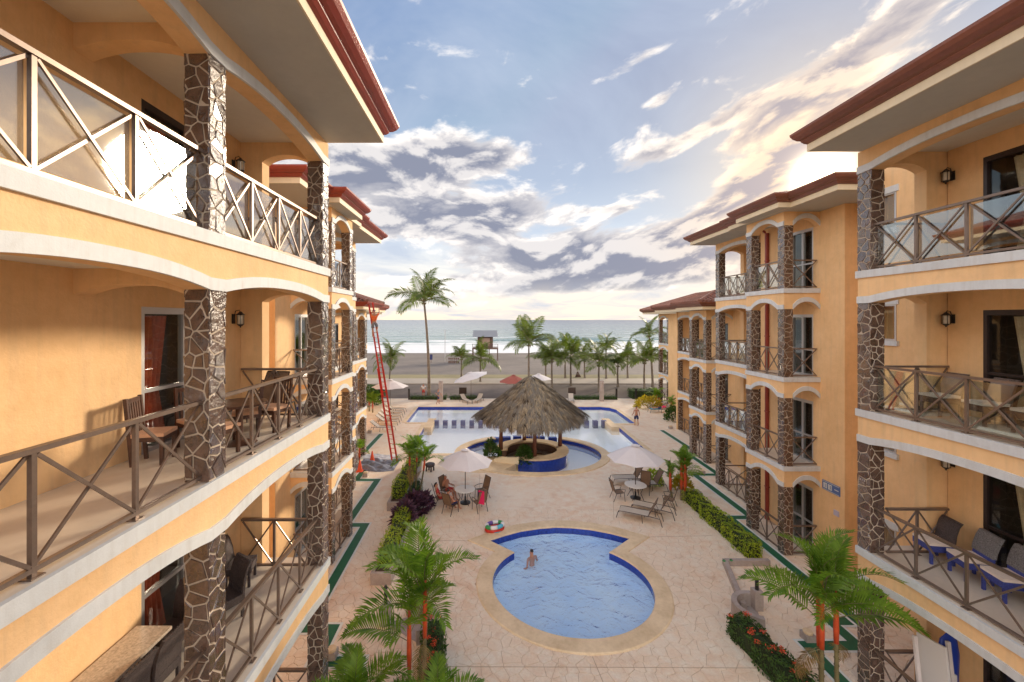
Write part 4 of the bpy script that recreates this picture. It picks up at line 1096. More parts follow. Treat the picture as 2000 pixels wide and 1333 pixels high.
# curved planter walls with path lights
def curved(label, cx, cy, rr, a0, a1, lab2, ex):
    t = thing('curved_planter', label, 'planter', (cx, cy, 0)); a = ell(cx, cy, rr, rr*.95, a0, a1, 22); b = ell(cx, cy, rr+.16, (rr+.16)*.95, a0, a1, 22); vs = []; fs = []
    for p, q in zip(a, b): vs += [(*p, -.01), (*p, .42), (*q, .42), (*q, -.01)]
    for i in range(22): fs += [(i*4+j, (i+1)*4+j, (i+1)*4+(j+1) % 4, i*4+(j+1) % 4) for j in range(4)]
    fs += [(0, 1, 2, 3), (91, 90, 89, 88)]
    MB().add(vs, fs).build('curved_wall', concrete, t)
    MB().prism([(p[0], p[1]) for p in a]+[ex], .002, .02).build('soil_bed', concrete, t)
    MB().box(ex[0]-.13, ex[0]+.13, ex[1]-.13, ex[1]+.13, 0, .62).build('pillar', concrete, t)
    l = thing('path_light', lab2, 'path light', (ex[0], ex[1], .62))
    MB().lathe([(.055, 0), (.055, .35), (.06, .36), (.06, .5), (.03, .56)], 12, (ex[0], ex[1], .62)).build('post', black, l)
    MB().lathe([(.062, .38), (.062, .47)], 12, (ex[0], ex[1], .62)).build('lens', lampg, l)
curved('curved planter wall on the right, open towards the palms', 8.35, 12.75, .55, 60, 255, 'dark path light on a pillar at the right curved planter', (8.6, 13.15))
curved('curved planter wall on the left behind the foreground palms', -2.25, 12.3, .55, -75, 120, 'dark path light on a pillar left of the foreground palms', (-3.15, 12.5))
MB.T = None
t = thing('planter_wall', 'low grey wall running from the end of the right hedge to the curved planter', 'wall', (9, 14.6, 0))
for p, q in (((8.95, 15.5), (10.6, 15.5)), ((8.95, 15.55), (8.15, 13.1))): MB().bar((*p, .10), (*q, .10), .16, .22 if p[1] < 15.52 else .225).build('wall_run', concrete, t)
for k, (px, py, nm) in enumerate(((1307, 926, 'path light beside the back of the right loungers'), (1299, 921, ''))):
    if nm:
        b = gp(px, py); l = thing('path_light', 'dark path light standing right of the folded lounger under the right umbrella', 'path light', b)
        MB().lathe([(.06, 0), (.06, .6), (.07, .61), (.07, .75), (.03, .82)], 12, b).build('post', black, l)
for k, (px, py, nm) in enumerate(((714, 931, 'squat ground lamp on the corner of the nearer left green stripe'), (722, 846, 'squat ground lamp near the left loungers'), (648, 1285, 'squat ground lamp at the foot of the nearest left column'),
        (1310, 838, 'squat ground lamp right of the walking man'), (1371, 926, 'squat ground lamp at the corner of the right green stripe'), (1578, 1250, 'squat ground lamp by the foreground palm stems on the right'))):
    b = gp(px, py); l = thing('ground_lamp', nm, 'lamp', b); MB().box(b.x-.14, b.x+.14, b.y-.14, b.y+.14, 0, .2).build('housing', concrete, l); MB().lathe([(.12, 0), (.13, .05), (.11, .08)], 12, (b.x, b.y, .2)).build('lamp_cap', coping, l)

# bed along the beach side
def bedhedge(px0, px1, label):
    a, b = gp(px0, 781.5), gp(px1, 781.5); hedge('hedge', label, 'hedge', a.x, b.x, a.y, a.y+.8, 0, .42, hedged, .16, 60, rnd_=.2)
bedhedge(800, 872, 'low dark hedge behind the walkers at the back of the pool deck'); bedhedge(878, 935, 'low dark hedge behind the rear deck chairs'); bedhedge(1122, 1206, 'low dark hedge under the shower post right of the thatch')
g = gp(1262, 780); hedge('hedge', 'clipped block hedge at the right end of the beach side', 'hedge', g.x-1.6, g.x+1.6, g.y, g.y+1.6, 0, 1.0, hedged, .16, 90)
g = gp(720, 778); hedge('hedge', 'clipped block hedge behind the far left umbrella', 'hedge', g.x-3, g.x+1.5, g.y+.5, g.y+2, 0, 1.3, hedged, .16, 90)
shrub('croton', 'yellow croton bush behind the sunbather on the right', 'shrub', gp(1266, 797), 1.4, 1.0, 1.2, yell, .35, 500)
shrub('croton', 'dark bush beside the sunbather at the foot of the right building', 'shrub', gp(1315, 822), .7, .8, 1.3, hedged, .3, 500)
shrub('bush', 'leafy bush against the left building behind the lounger row', 'shrub', gp(722, 790), 1.2, 1.2, 1.9, hedged, .3, 900)

# ---------------------------------------------------------------- thatched swim-up bar
TC = Vector((2.95, 28.7, 0)); ZA, ZE, RT = 5.55, 2.55, 3.95
hut = thing('thatched_hut', 'palapa of palm thatch on four posts over the round swim-up bar', 'hut', TC)
def TH(a, t):
    e = 1.35; c, s = abs(math.cos(a)), abs(math.sin(a)); rr = RT/((c**e+s**e)**(1/e))
    z = ZA-(ZA-ZE)*(t**.96)-.18*math.exp(-(t/.12)**2)+.0
    return Vector((TC.x+rr*t*math.cos(a)*.99, TC.y+rr*t*math.sin(a)*.97, z))
mb = MB(); n = 48; rings = [[TH(2*PI*j/n, t)-Vector((0, 0, .12)) for j in range(n)] for t in (.02, .2, .4, .6, .8, .97)]
rings += [[TH(2*PI*j/n, .95)-Vector((0, 0, .30)) for j in range(n)], [TH(2*PI*j/n, .5)-Vector((0, 0, .3)) for j in range(n)], [TH(2*PI*j/n, .02)-Vector((0, 0, .4)) for j in range(n)]]
mb.loft(rings).build('roof_frame', straw[3], hut)
r = random.Random(5); mb = MB()
for layer in range(22):
    t = 1.0-layer*.047; cnt = int(150*max(.12, t))
    for _ in range(cnt):
        a0 = r.uniform(0, 2*PI); tt0 = max(.015, t+r.uniform(-.035, .025)); sk = r.gauss(0, .05)
        lift0 = r.uniform(.02, .10); pal = r.choice(((0, 0, 1), (0, 1, 1), (1, 2, 2), (2, 2, 2), (1, 1, 3), (0, 2, 2), (0, 0, 2)))
        out = Vector((math.cos(a0), math.sin(a0), .7)).normalized(); ln = r.uniform(.12, .22)
        for _b in range(13):
            a = a0+r.gauss(0, .012); tt = tt0; p = TH(a, tt); q = TH(a+sk/max(.3, tt)*.5+r.gauss(0, .03/max(.25, tt)), min(1.15, tt+ln*r.uniform(.7, 1.1)))
            if tt > .93: q = TH(a, 1.0)+Vector((math.cos(a)*.05, math.sin(a)*.05, -r.uniform(.12, .5)))
            p = p+out*.03; q = q+out*lift0*r.uniform(.4, 1); side = (q-p).cross(out).normalized()*r.uniform(.006, .017)
            mid = p.lerp(q, .5)+out*(lift0*.6+r.uniform(0, .03)); mb.mi = r.choice(pal)
            mb.add([p-side, p+side, mid+side, mid-side, q+side*.4, q-side*.4], [(0, 1, 2, 3), (3, 2, 4, 5)])
    # hip ridges: thicker plaits of thatch
for k in range(4):
    a0 = k*PI/2
    for i in range(46):
        t = .03+i*.021
        for _ in range(14):
            a = a0+r.gauss(0, .035/max(.15, t)); p = TH(a0, t)+Vector((0, 0, .08)); q = TH(a, min(1.1, t+.10))+Vector((0, 0, .07+r.uniform(0, .08)))
            s = (q-p).cross(Vector((0, 0, 1))).normalized()*.02; mb.mi = r.choice((0, 1, 2, 2, 2))
            mb.add([p-s, p+s, q+s*.4, q-s*.4], [(0, 1, 2, 3)])
mb.build('thatch', straw, hut, kind='stuff')
for (px, py) in ((978, 877.7), (1024, 859.5), (1044, 891), (1093.7, 871)):
    b = gp(px, py, .35); MB().path([(b.x, b.y, .34), (b.x+.02, b.y, 1.4), (b.x, b.y+.02, 3.3)], [.15, .125, .115], 12).build('post', postw, hut, smooth=True)
mb = MB()
for a in (0, PI/2): mb.path([(TC.x-2.7*math.cos(a), TC.y-2.7*math.sin(a), 3.15+.1*(a > 0)), (TC.x+2.7*math.cos(a), TC.y+2.7*math.sin(a), 3.15+.1*(a > 0))], .08, 8)
mb.build('roof_beam', postw, hut)
bar = thing('pool_bar', 'round stone bar counter with a cobalt tiled side standing in the lagoon', 'bar counter', (3.0, 28.5, 0))
def band(a0, a1, ri, ro, z0, z1, nn=56):
    vs = []; fs = []
    for i in range(nn+1):
        a = R(a0+(a1-a0)*i/nn); c, s = math.cos(a), math.sin(a)*.92
        vs += [(3.0+ri*c, 28.5+ri*s, z0), (3.0+ri*c, 28.5+ri*s, z1), (3.0+ro*c, 28.5+ro*s, z1), (3.0+ro*c, 28.5+ro*s, z0)]
    for i in range(nn): fs += [(i*4+j, (i+1)*4+j, (i+1)*4+(j+1) % 4, i*4+(j+1) % 4) for j in range(4)]
    fs += [(0, 1, 2, 3), tuple(nn*4+j for j in (3, 2, 1, 0))]
    return MB().add(vs, fs)
band(-118, 186, 1.72, 2.52, .24, .35).build('counter_top', coping, bar)
band(-117.5, 185.5, 2.2, 2.42, -1.18, .242).build('tiled_front', blue, bar)
band(-117.5, 185.5, 1.80, 2.1, -.9, .243).build('inner_wall', hutw, bar)
band(-117, 185, 1.35, 1.79, -.35, -.30).build('work_shelf', alu, bar)
MB().lathe([(2.2, -.62), (2.2, -.60)], 40, (3.0, 28.5, 0)).build('bar_floor', yellf, bar)
mb = MB(); mb.add([(.35, 26.7, .02), (1.9, 26.2, .02), (1.95, 26.35, .02), (.4, 26.95, .02), (.35, 26.7, .2), (1.9, 26.2, .48), (1.95, 26.35, .48), (.4, 26.95, .2)], [(0, 3, 2, 1), (4, 5, 6, 7), (0, 1, 5, 4), (1, 2, 6, 5), (2, 3, 7, 6), (3, 0, 4, 7)]); mb.build('planter_wall', cream, bar)
shrub('bush', 'dark green bush growing in front of the bar counter', 'shrub', gp(1024, 904), .55, .45, 1.15, hedged, .20, 1100)
shrub('bush', 'shrub left of the bar beneath the thatch', 'shrub', gp(962, 890), .55, .5, .7, hedged, .22, 700)
shrub('bush', 'loose upright shrub left of the first thatch post', 'shrub', gp(958, 884, .5), .4, .4, .9, hedged, .20, 380)

# ---------------------------------------------------------------- furniture builders (local coordinates, front faces +Y)
def place(t, x, y, z, rz): t.location = (x, y, z); t.rotation_euler = (0, 0, R(rz)); return t
def relabel(t, label): t['label'] = label; return t
def patio_chair(label, group='sling patio chairs round the umbrella tables'):
    t = thing('patio_chair', label, 'chair', (0, 0, 0), 0, group)
    for s in (-1, 1):
        x = .27*s
        MB().path([(x, .28, 0), (x, .24, .42), (x, .30, .60), (x, .10, .64), (x, -.20, .62)], .016, 6).build('armrest', bframe, t)
        MB().path([(x*.93, .24, .43), (x*.93, -.18, .39), (x*.93, -.26, .62), (x*.9, -.38, 1.05)], .017, 6).build('side_frame', bframe, t)
        MB().path([(x, -.16, .40), (x, -.32, 0)], .016, 6).build('leg', bframe, t)
    MB().add([(-.24, .25, .43), (.24, .25, .43), (.24, 0, .385), (-.24, 0, .385), (.24, -.18, .40), (-.24, -.18, .40)], [(0, 1, 2, 3), (3, 2, 4, 5)]).build('seat', sling, t)
    MB().add([(-.24, -.18, .41), (.24, -.18, .41), (.24, -.28, .7), (-.24, -.28, .7), (.235, -.375, 1.04), (-.235, -.375, 1.04)], [(0, 1, 2, 3), (3, 2, 4, 5)]).build('backrest', sling, t)
    MB().path([(-.24, -.38, 1.05), (.24, -.38, 1.05)], .016, 6).build('top_bar', bframe, t)
    return t
def lounger(label, back=50, light=False, group=None):
    t = thing('sun_lounger', label, 'lounger', (0, 0, 0), 0, group); A = R(back); sm = slingl if light else sling
    c, s = math.cos(A)*.78, math.sin(A)*.78
    for sx in (-1, 1):
        x = .31*sx
        MB().path([(x, 1.28, 0), (x, 1.18, .34), (x, .9, .36), (x, -.25, .36), (x, -.62, .34), (x, -.72, 0)], .018, 6).build('side_frame', bframe, t)
        MB().path([(x, .15, .35), (x*1.05, .12, 0)], .016, 6).build('leg', bframe, t)
        MB().path([(x*.92, -.12, .37), (x*.92, -.12-c, .37+s)], .016, 6).build('back_frame', bframe, t)
    MB().add([(-.29, 1.17, .35), (.29, 1.17, .35), (.29, .5, .345), (-.29, .5, .345), (.29, -.12, .365), (-.29, -.12, .365)], [(0, 1, 2, 3), (3, 2, 4, 5)]).build('seat', slingl, t)
    MB().add([(-.275, -.12, .375), (.275, -.12, .375), (.275, -.12-c, .375+s), (-.275, -.12-c, .375+s)], [(0, 1, 2, 3)]).build('backrest', sm, t)
    mb = MB(); mb.path([(-.28, -.12-c, .37+s), (.28, -.12-c, .37+s)], .016, 6); mb.path([(-.25, -.62, .30), (-.25, -.12-c*.7, .36+s*.6)], .01, 5); mb.path([(.25, -.62, .30), (.25, -.12-c*.7, .36+s*.6)], .01, 5)
    mb.build('prop', bframe, t); return t
def round_table(label, r_, h, hole=True):
    t = thing('patio_table', label, 'table', (0, 0, 0))
    MB().lathe([(r_-.015, h-.03), (r_, h-.022), (r_, h-.006), (r_-.01, h)], 36).build('table_top', tabw, t)
    MB().lathe([(r_-.09, h-.07), (r_-.08, h-.031)], 24).build('rim', bframe, t)
    for k in range(4):
        a = k*PI/2+.5; MB().path([(math.cos(a)*r_*.75, math.sin(a)*r_*.75, h-.05), (math.cos(a)*r_*.5, math.sin(a)*r_*.5, h*.45), (math.cos(a)*r_*.8, math.sin(a)*r_*.8, 0)], .016, 6).build('leg', bframe, t)
    return t
def umbrella(label, rr, hz, ztop, tilt=0):
    t = thing('umbrella', label, 'umbrella', (0, 0, 0)); Rm = Matrix.Rotation(tilt, 3, 'Y'); piv = Vector((0, 0, hz-.1))
    MB().path([(0, 0, 0), (0, 0, ztop-.05)], .022, 8).build('pole', bframe, t)
    MB().lathe([(.26, 0), (.26, .05), (.10, .09), (.045, .12), (.04, .35)], 20).build('base', black, t)
    n = 8; vs = [piv+Rm@(Vector((0, 0, ztop))-piv)]; fs = []
    for k in range(n):
        for j, (f, z) in enumerate(((.45, ztop-(ztop-hz)*.40), (1, hz))):
            a = k*2*PI/n+.2; am = a+PI/n
            vs.append(piv+Rm@(Vector((math.cos(a)*rr*f, math.sin(a)*rr*f, z))-piv)); vs.append(piv+Rm@(Vector((math.cos(am)*rr*f*.915, math.sin(am)*rr*f*.915, z+.025*f))-piv))
    for k in range(n):
        b = 1+k*4; c = 1+((k+1) % n)*4
        fs += [(0, b, b+1), (0, b+1, c), (b, b+2, b+3, b+1), (b+1, b+3, c+2, c)]
        MB().add([vs[i]+(vs[i]-vs[0])*0 for i in (b, b+2, b+3, b+1, c+2, c, 0)], [(6, 0, 3), (6, 3, 5), (0, 1, 2, 3), (3, 2, 4, 5)]).build('canopy_panel', canvas, t)
        p, q = vs[0]-Vector((0, 0, .03)), vs[b+2]-Vector((0, 0, .02)); MB().bar(p, q, .015, .015).build('rib', alu, t)
    top = MB(); z0 = piv+Rm@(Vector((0, 0, ztop+.04))-piv)
    top.add([z0]+[piv+Rm@(Vector((math.cos(k*PI/4)*rr*.17, math.sin(k*PI/4)*rr*.17, ztop-.03))-piv) for k in range(8)], [(0, 1+k, 1+(k+1) % 8) for k in range(8)]); top.build('vent_cap', canvas, t)
    return t
def slat_chair(label):
    t = thing('slat_chair', label, 'chair', (0, 0, 0), 0, 'dark slatted chairs with peach cushions on the left balcony')
    for sx in (-1, 1):
        MB().bar((.20*sx, .19, 0), (.20*sx, .19, .43), .05, .05).build('leg', wood, t); MB().bar((.20*sx, -.20, 0), (.20*sx, -.29, 1.05), .045, .05, (0, 1, 0)).build('back_post', wood, t)
    for k in range(5): MB().bar((-.13+.065*k, -.225, .48), (-.13+.065*k, -.275, .98), .035, .015, (0, 1, 0)).build('slat', wood, t)
    MB().bar((-.18, -.285, 1.0), (.18, -.285, 1.0), .03, .07).build('top_slat', wood, t); MB().box(-.23, .23, -.22, .22, .38, .44).build('seat', wood, t)
    MB().box(-.225, .225, -.21, .225, .445, .50).build('cushion', cush, t); return t
def wicker_chair(label, wm, legm, cushion=None, towel=None, h=1.02, group=None):
    t = thing('wicker_chair', label, 'chair', (0, 0, 0), 0, group)
    for sx in (-1, 1):
        for sy in (-1, 1): MB().bar((.22*sx, .22*sy, 0), (.22*sx, .22*sy, .38), .05, .05).build('leg', legm, t)
    MB().box(-.25, .25, -.25, .26, .30, .44).build('seat', legm if cushion else wm, t)
    if cushion: MB().box(-.245, .245, -.22, .265, .442, .50).build('cushion', cushion, t)
    b = MB(); b.loft([[(-.25, y, z), (.25, y, z), (.25, y-.045, z), (-.25, y-.045, z)] for y, z in ((-.20, .44), (-.23, .7), (-.29, .9), (-.36, h))]); b.build('backrest', wm, t)
    if not towel:
        for k in range(9): MB().bar((-.22+.055*k, -.185, .46), (-.22+.055*k, -.345, h), .014, .014).build('weave_rib', wm, t)
    else:
        k = MB(); k.loft([[(-.262, y+.012, z), (.262, y+.012, z), (.262, y-.06, z), (-.262, y-.06, z)] for y, z in ((-.215, .58), (-.23, .7), (-.29, .9), (-.358, h+.015))]); k.build('towel', towel, t)
    return t

# patio sets
tl = place(round_table('white round table among the four seated bathers', .52, .72), -1.22, 20.75, 0, 0)
ub = place(umbrella('pink-white umbrella shading the bathers on the left of the paving', 1.40, 2.06, 2.72), -1.2, 20.75, 0, 0)
tr = place(round_table('white round table with no one seated at the right', .55, .72), 7.62, 21.3, 0, 20)
ur = place(umbrella('pale umbrella over the empty table on the right', 1.45, 2.08, 2.78), 7.62, 21.3, 0, 15)
ch = patio_chair('brown chair left of the bathers\' table holding the woman with tied hair'); place(ch, -2.45, 20.45, 0, -75)
for x, y, rz, lb in ((-1.85, 19.7, -35, 'brown chair with its back to the viewer holding the dark-haired man'), (-.45, 19.95, 30, 'brown chair hung with the pink towel'),
        (-.35, 21.35, 125, 'empty brown chair facing the viewer behind the bathers\' table'), (-2.2, 21.4, -120, 'brown chair hidden behind the bathers holding the third person'),
        (6.65, 21.15, -85, 'brown chair alone on the left side of the empty table'), (8.35, 21.95, 150, 'brown chair behind the empty table facing the viewer'), (8.95, 20.3, 60, 'brown chair at the right of the two reclined loungers')):
    c = copy_tree(ch); relabel(c, lb); place(c, x, y, 0, rz)
lg = lounger('nearest reclined lounger at the lower left of the empty table', 62, group='loungers'); place(lg, 7.25, 18.9, 0, 62)
for x, y, rz, lb in ((8.1, 19.5, 60, 'second reclined lounger just behind the nearest one'), (8.2, 23.3, 92, 'lounger stretched out behind the empty table'), (9.0, 22.5, 88, 'lounger lying flat before the orange-stemmed palms')):
    c = copy_tree(lg); relabel(c, lb); place(c, x, y, 0, rz)
t = place(round_table('small low white side table left of the bathers', .29, .48), *gp(826, 1005)[:2], 0, 0)
t = thing('wicker_stool', 'black woven stool standing alone between the left palms and the umbrella', 'stool', gp(840, 920))
b = gp(840, 920)
for i in range(4): MB().path([(b.x+.24*math.cos(i*PI/2+.4), b.y+.2*math.sin(i*PI/2+.4), 0), (b.x+.22*math.cos(i*PI/2+.4), b.y+.18*math.sin(i*PI/2+.4), .32)], .05, 6).build('leg', wick, t)
MB().lathe([(.26, .28), (.30, .36), (.29, .44), (.20, .48)], 20, b).build('seat', wick, t, smooth=True)
# inflatable boat
b = gp(966, 1036); t = thing('inflatable_boat', 'small striped inflatable boat by the corner of the keyhole pool', 'inflatable', b, R(25))
WL[t.name] = Vector(b); cols = [greenpl, whitep, purplep, whitep, greenpl, whitep, teal, whitep]
for lev, (z, mm) in enumerate(((.09, red), (.23, None))):
    for k in range(8):
        pts = [(b.x+.38*math.cos(R(k*45+j*11.25)), b.y+.24*math.sin(R(k*45+j*11.25)), z) for j in range(5)]
        MB().path(pts, .085, 10).build('tube_segment', mm or cols[k], t, smooth=True)
MB().lathe([(.34, .05), (.34, .07)], 20, b).build('boat_floor', teal, t)
# flip flops
for i, (px, py, nm) in enumerate(((1414, 1096, 'left green slipper on the planter wall'), (1428, 1095, 'right green slipper on the planter wall'))):
    b = gp(px, py, .22); t = thing('slipper', nm+' at the right', 'slipper', b)
    MB().lathe([(.055, 0), (.06, .02), (.05, .025)], 12, (b.x, b.y, .215)).build('sole', greenpl, t); MB().path([(b.x-.05, b.y, .235), (b.x, b.y+.01, .27), (b.x+.05, b.y, .235)], .008, 5).build('strap', MT['hedge_core'], t)
# cones, tarp, ladder
for px, py, lb in ((727, 902, 'orange traffic cone farther from the left building'), (703, 921, 'orange-red traffic cone beside the grey tarpaulin')):
    b = gp(px, py); t = thing('traffic_cone', lb, 'cone', b, 0, 'traffic cones by the left building'); MB().lathe([(.16, .03), (.10, .35), (.03, .68), (.02, .70)], 16, b).build('cone_body', orange, t); MB().box(b.x-.2, b.x+.2, b.y-.2, b.y+.2, 0, .035).build('cone_base', orange, t)
r = random.Random(8)
for nm, pa, pb, hh, mm in (('grey tarpaulin crumpled on the ground beside the cones', (708, 897), (765, 921), .16, tarp), ('white dust sheet spread in front of the ladder foot', (712, 888), (770, 897), .05, wcloth)):
    p, q = gp(*pa), gp(*pb); t = thing('ground_sheet', nm, 'tarpaulin', (p+q)/2); n = 26; mb = MB(); x0, x1, y0, y1 = min(p.x, q.x), max(p.x, q.x)+.1, min(p.y, q.y), max(p.y, q.y)
    vs = []
    for j in range(n+1):
        for i in range(n+1):
            u, v = i/n, j/n; e = min(u, 1-u, v, 1-v)*8
            vs.append((x0+(x1-x0)*u+.12*math.sin(v*9)*(1-u), y0+(y1-y0)*v+.12*math.sin(u*7), .01+min(1, e)*hh*abs(math.sin(u*9+2*math.sin(v*6))*math.cos(v*8+u*5))+r.uniform(0, .02)*min(1, e)))
    mb.add(vs, [(j*(n+1)+i, j*(n+1)+i+1, (j+1)*(n+1)+i+1, (j+1)*(n+1)+i) for j in range(n) for i in range(n)]); mb.build('sheet_cloth', mm, t, smooth=False)
B0 = gp(771, 903); T0 = Vector((-7.32, 25.25, 10.35)); t = thing('extension_ladder', 'long red extension ladder leaning from the paving to the left roof edge', 'ladder', B0)
u = Vector((.97, -.25, 0)).normalized(); d = T0-B0
for s in (-1, 1):
    MB().bar(B0+u*.18*s, B0+d*.60+u*.18*s, .05, .10).build('lower_rail', red, t); MB().bar(B0+d*.42+u*.14*s+Vector((0, .08, 0)), T0+u*.14*s+Vector((0, .08, 0)), .045, .09).build('upper_rail', red, t)
nr = int(d.length/.31)
for k in range(1, nr):
    f = k/nr; w = .18 if f < .6 else .14; o = Vector((0, 0 if f < .6 else .08, 0)); MB().path([B0+d*f-u*w+o, B0+d*f+u*w+o], .017, 6).build('rung', red, t)

# rear deck
um = place(umbrella('white umbrella at the far left beside the row of loungers', 1.9, 2.35, 3.1), *gp(762, 800)[:2], 0, 0)
um = place(umbrella('tilted white umbrella at the back of the deck left of the thatch', 2.1, 2.6, 3.2, R(-16)), *gp(920, 781)[:2], 0, 10)
um = place(umbrella('white umbrella whose edge shows just right of the thatch peak', 1.5, 2.5, 3.1), *gp(1052, 783)[:2], 0, 10)
canvas_keep = canvas; canvas = mat('faded_red_canvas', (.36, .10, .07), .8, var=(1.5, .85, 1.1))
um = place(umbrella('faded red umbrella behind the left slope of the thatch', 1.7, 2.2, 3.0), *gp(1003, 784)[:2], 0, 10); canvas = canvas_keep
l0 = lounger('lounger nearest the viewer in the row at the far left', 35, True, 'loungers lined up at the far left'); p = gp(742, 842); place(l0, p.x, p.y, 0, -98)
for k, nm in enumerate(('second', 'third', 'fourth', 'fifth', 'sixth')):
    c = copy_tree(l0); relabel(c, nm+' lounger from the viewer in the row at the far left'); p = gp(752+4*k, 829-6*k); place(c, p.x, p.y, 0, -96)
for px, py, rz, nm in ((1292, 806, 92, 'lounger with the turquoise towel and the sunbather'), (1290, 797, 95, 'empty lounger just behind the sunbather'), (1275, 788, 90, 'farthest lounger on the right near the croton'),
        (908, 786, -150, 'lounger under the tilted white umbrella'), (935, 785, 160, 'lounger with bags left of the thatch'), (1115, 785, 170, 'pale lounger visible right of the thatch')):
    c = copy_tree(l0); relabel(c, nm); p = gp(px, py); place(c, p.x, p.y, 0, rz)
for px, py, nm in ((861, 785, 'square concrete shower post beside the man in red shorts'), (1175, 784, 'square concrete shower post right of the thatch')):
    b = gp(px, py); t = thing('shower_post', nm, 'post', b); MB().box(b.x-.22, b.x+.22, b.y-.15, b.y+.15, 0, 2.35).build('pillar', concrete, t); MB().path([(b.x, b.y-.15, 2.1), (b.x, b.y-.35, 2.12), (b.x, b.y-.36, 2.02)], .03, 6).build('shower_head', chrome, t)
for px, py, w, nm in ((904, 776, .9, 'dark sign board behind the rear loungers'), (1117, 776, .9, 'grey sign board right of the thatch')):
    b = gp(px, py); t = thing('notice_board', nm, 'sign', b); MB().box(b.x-w/2, b.x+w/2, b.y-.03, b.y+.03, .35, 1.15).build('panel', bframe, t); MB().bar((b.x, b.y, 0), (b.x, b.y, .35), .08, .06).build('post', bframe, t)
for px, nm in ((799, 'left'), (1204, 'centre'), (1242, 'right')):
    b = gp(px, 781); t = thing('gate_post', 'dark gate post at the %s of the beach side hedge' % nm, 'post', b); MB().box(b.x-.09, b.x+.09, b.y-.09, b.y+.09, 0, 1.25).build('shaft', black, t); MB().box(b.x-.11, b.x+.11, b.y-.11, b.y+.11, 1.25, 1.3).build('cap', black, t)
# beach structures
t = thing('lifeguard_hut', 'raised timber lifeguard hut with a grey roof on the beach', 'hut', (-.9, 100, -.6)); hx, hy = -.9, 100
MB().box(hx-1.85, hx+1.85, hy-1.6, hy+1.6, 2.5, 5.3).build('cabin', hutw, t); MB().box(hx-1.1, hx+1.1, hy-1.66, hy-1.605, 3.0, 4.9).build('shutter', mat('faded_board', (.36, .24, .18), .8), t)
mb = MB(); mb.add([(hx-3, hy-2.6, 5.2), (hx+3, hy-2.6, 5.2), (hx+3, hy+2.6, 5.2), (hx-3, hy+2.6, 5.2), (hx-2.9, hy, 6.7), (hx+2.9, hy, 6.7)], [(0, 1, 5, 4), (2, 3, 4, 5), (1, 2, 5), (3, 0, 4), (0, 3, 2, 1)]); mb.build('roof', hutr, t)
MB().box(hx-3.1, hx+3.1, hy-2.7, hy+2.3, 2.25, 2.48).build('platform', hutw, t)
for sx in (-3, -1, 1, 3):
    for sy in (-2.4, 2): MB().box(hx+sx-.09, hx+sx+.09, hy+sy-.09, hy+sy+.09, -.9, 2.25).build('stilt', hutw, t)
    MB().box(hx+sx-.05, hx+sx+.05, hy-2.6, hy-2.5, 2.48, 3.5).build('rail_post', hutw, t)
for z in (2.95, 3.45): MB().box(hx-3.05, hx+3.05, hy-2.58, hy-2.52, z, z+.08).build('guard_rail', hutw, t)
b = Vector((-13, 92, -.5)); t = thing('beach_board', 'dark rectangular board standing on the sand left of the rack', 'sign', b); MB().box(-13.3, -12.7, 92, 92.1, .3, 1.5).build('panel', navy, t); MB().bar((-13, 92.05, -.6), (-13, 92.05, .3), .1, .1).build('post', hutw, t)
t = thing('board_rack', 'low dark rack of boards on the sand left of the lifeguard hut', 'rack', (-8, 92, -.5))
for i in range(6): MB().box(-9.1+i*.42, -8.8+i*.42, 91.8, 92.2, -.45, .75).build('board', hutw, t)
MB().box(-9.2, -6.6, 91.7, 91.8, .2, .3).build('cross_rail', alu, t)
t = thing('flag_pole', 'thin pale pole rising from the surf right of the tallest palm', 'pole', (-10.3, 96, -.6)); MB().path([(-10.3, 96, -.7), (-10.3, 96, 6.8)], .07, 8).build('shaft', alu, t); MB().lathe([(.12, 0), (.12, .1)], 8, (-10.3, 96, 6.8)).build('cap', alu, t)
t = thing('sand_marker', 'small wooden triangular marker on the sand between the palms', 'marker', gp(1129, 737)); b = gp(1129, 737); MB().loft([[(b.x-.5, b.y, 0), (b.x+.5, b.y, 0), (b.x, b.y+.4, 0)], [(b.x-.12, b.y, .9), (b.x+.0, b.y, .9), (b.x-.1, b.y+.1, .9)]]).build('frame', hutw, t)
MB().bar((b.x-.5, b.y, .5), (b.x+.4, b.y, .5), .06, .06).build('brace', alu, t)

# ---------------------------------------------------------------- balcony furniture
z = 7.012; sc = slat_chair('slatted chair nearest the left wall of the middle balcony'); place(sc, -5.35, 6.55, z, -75)
for x, y, rz, nm in ((-5.25, 7.35, -120, 'slatted chair in front of the left sliding door'), (-4.55, 6.9, -15, 'slatted chair half hidden by the first left column'), (-4.45, 8.45, 165, 'slatted chair beyond the round balcony table'), (-4.75, 8.0, 120, 'slatted chair beside the wall lantern of the middle left balcony')):
    c = copy_tree(sc); relabel(c, nm); place(c, x, y, z, rz)
t = thing('round_balcony_table', 'dark round wooden table on the middle left balcony', 'table', (-4.6, 7.55, z)); MB().lathe([(.44, .70), (.46, .72), (.46, .75)], 28, (-4.6, 7.55, z)).build('table_top', wood, t); MB().lathe([(.3, 0), (.06, .06), (.06, .7)], 12, (-4.6, 7.55, z)).build('pedestal', wood, t)
c = copy_tree(lg); relabel(c, 'dark lounger at the far end of the middle left balcony'); c['group'] = 'loungers'; place(c, -5.0, 9.1, z, 170)
z = 3.512; t = thing('granite_table', 'long granite-topped table on the lower left balcony', 'table', (-5.25, 5.6, z)); MB().box(-5.78, -5.2, 4.5, 6.72, z+.70, z+.75).build('table_top', granite, t)
for x in (-5.7, -5.3):
    for y in (4.8, 6.35): MB().box(x-.05, x+.05, y-.05, y+.05, z, z+.70).build('leg', wick, t)
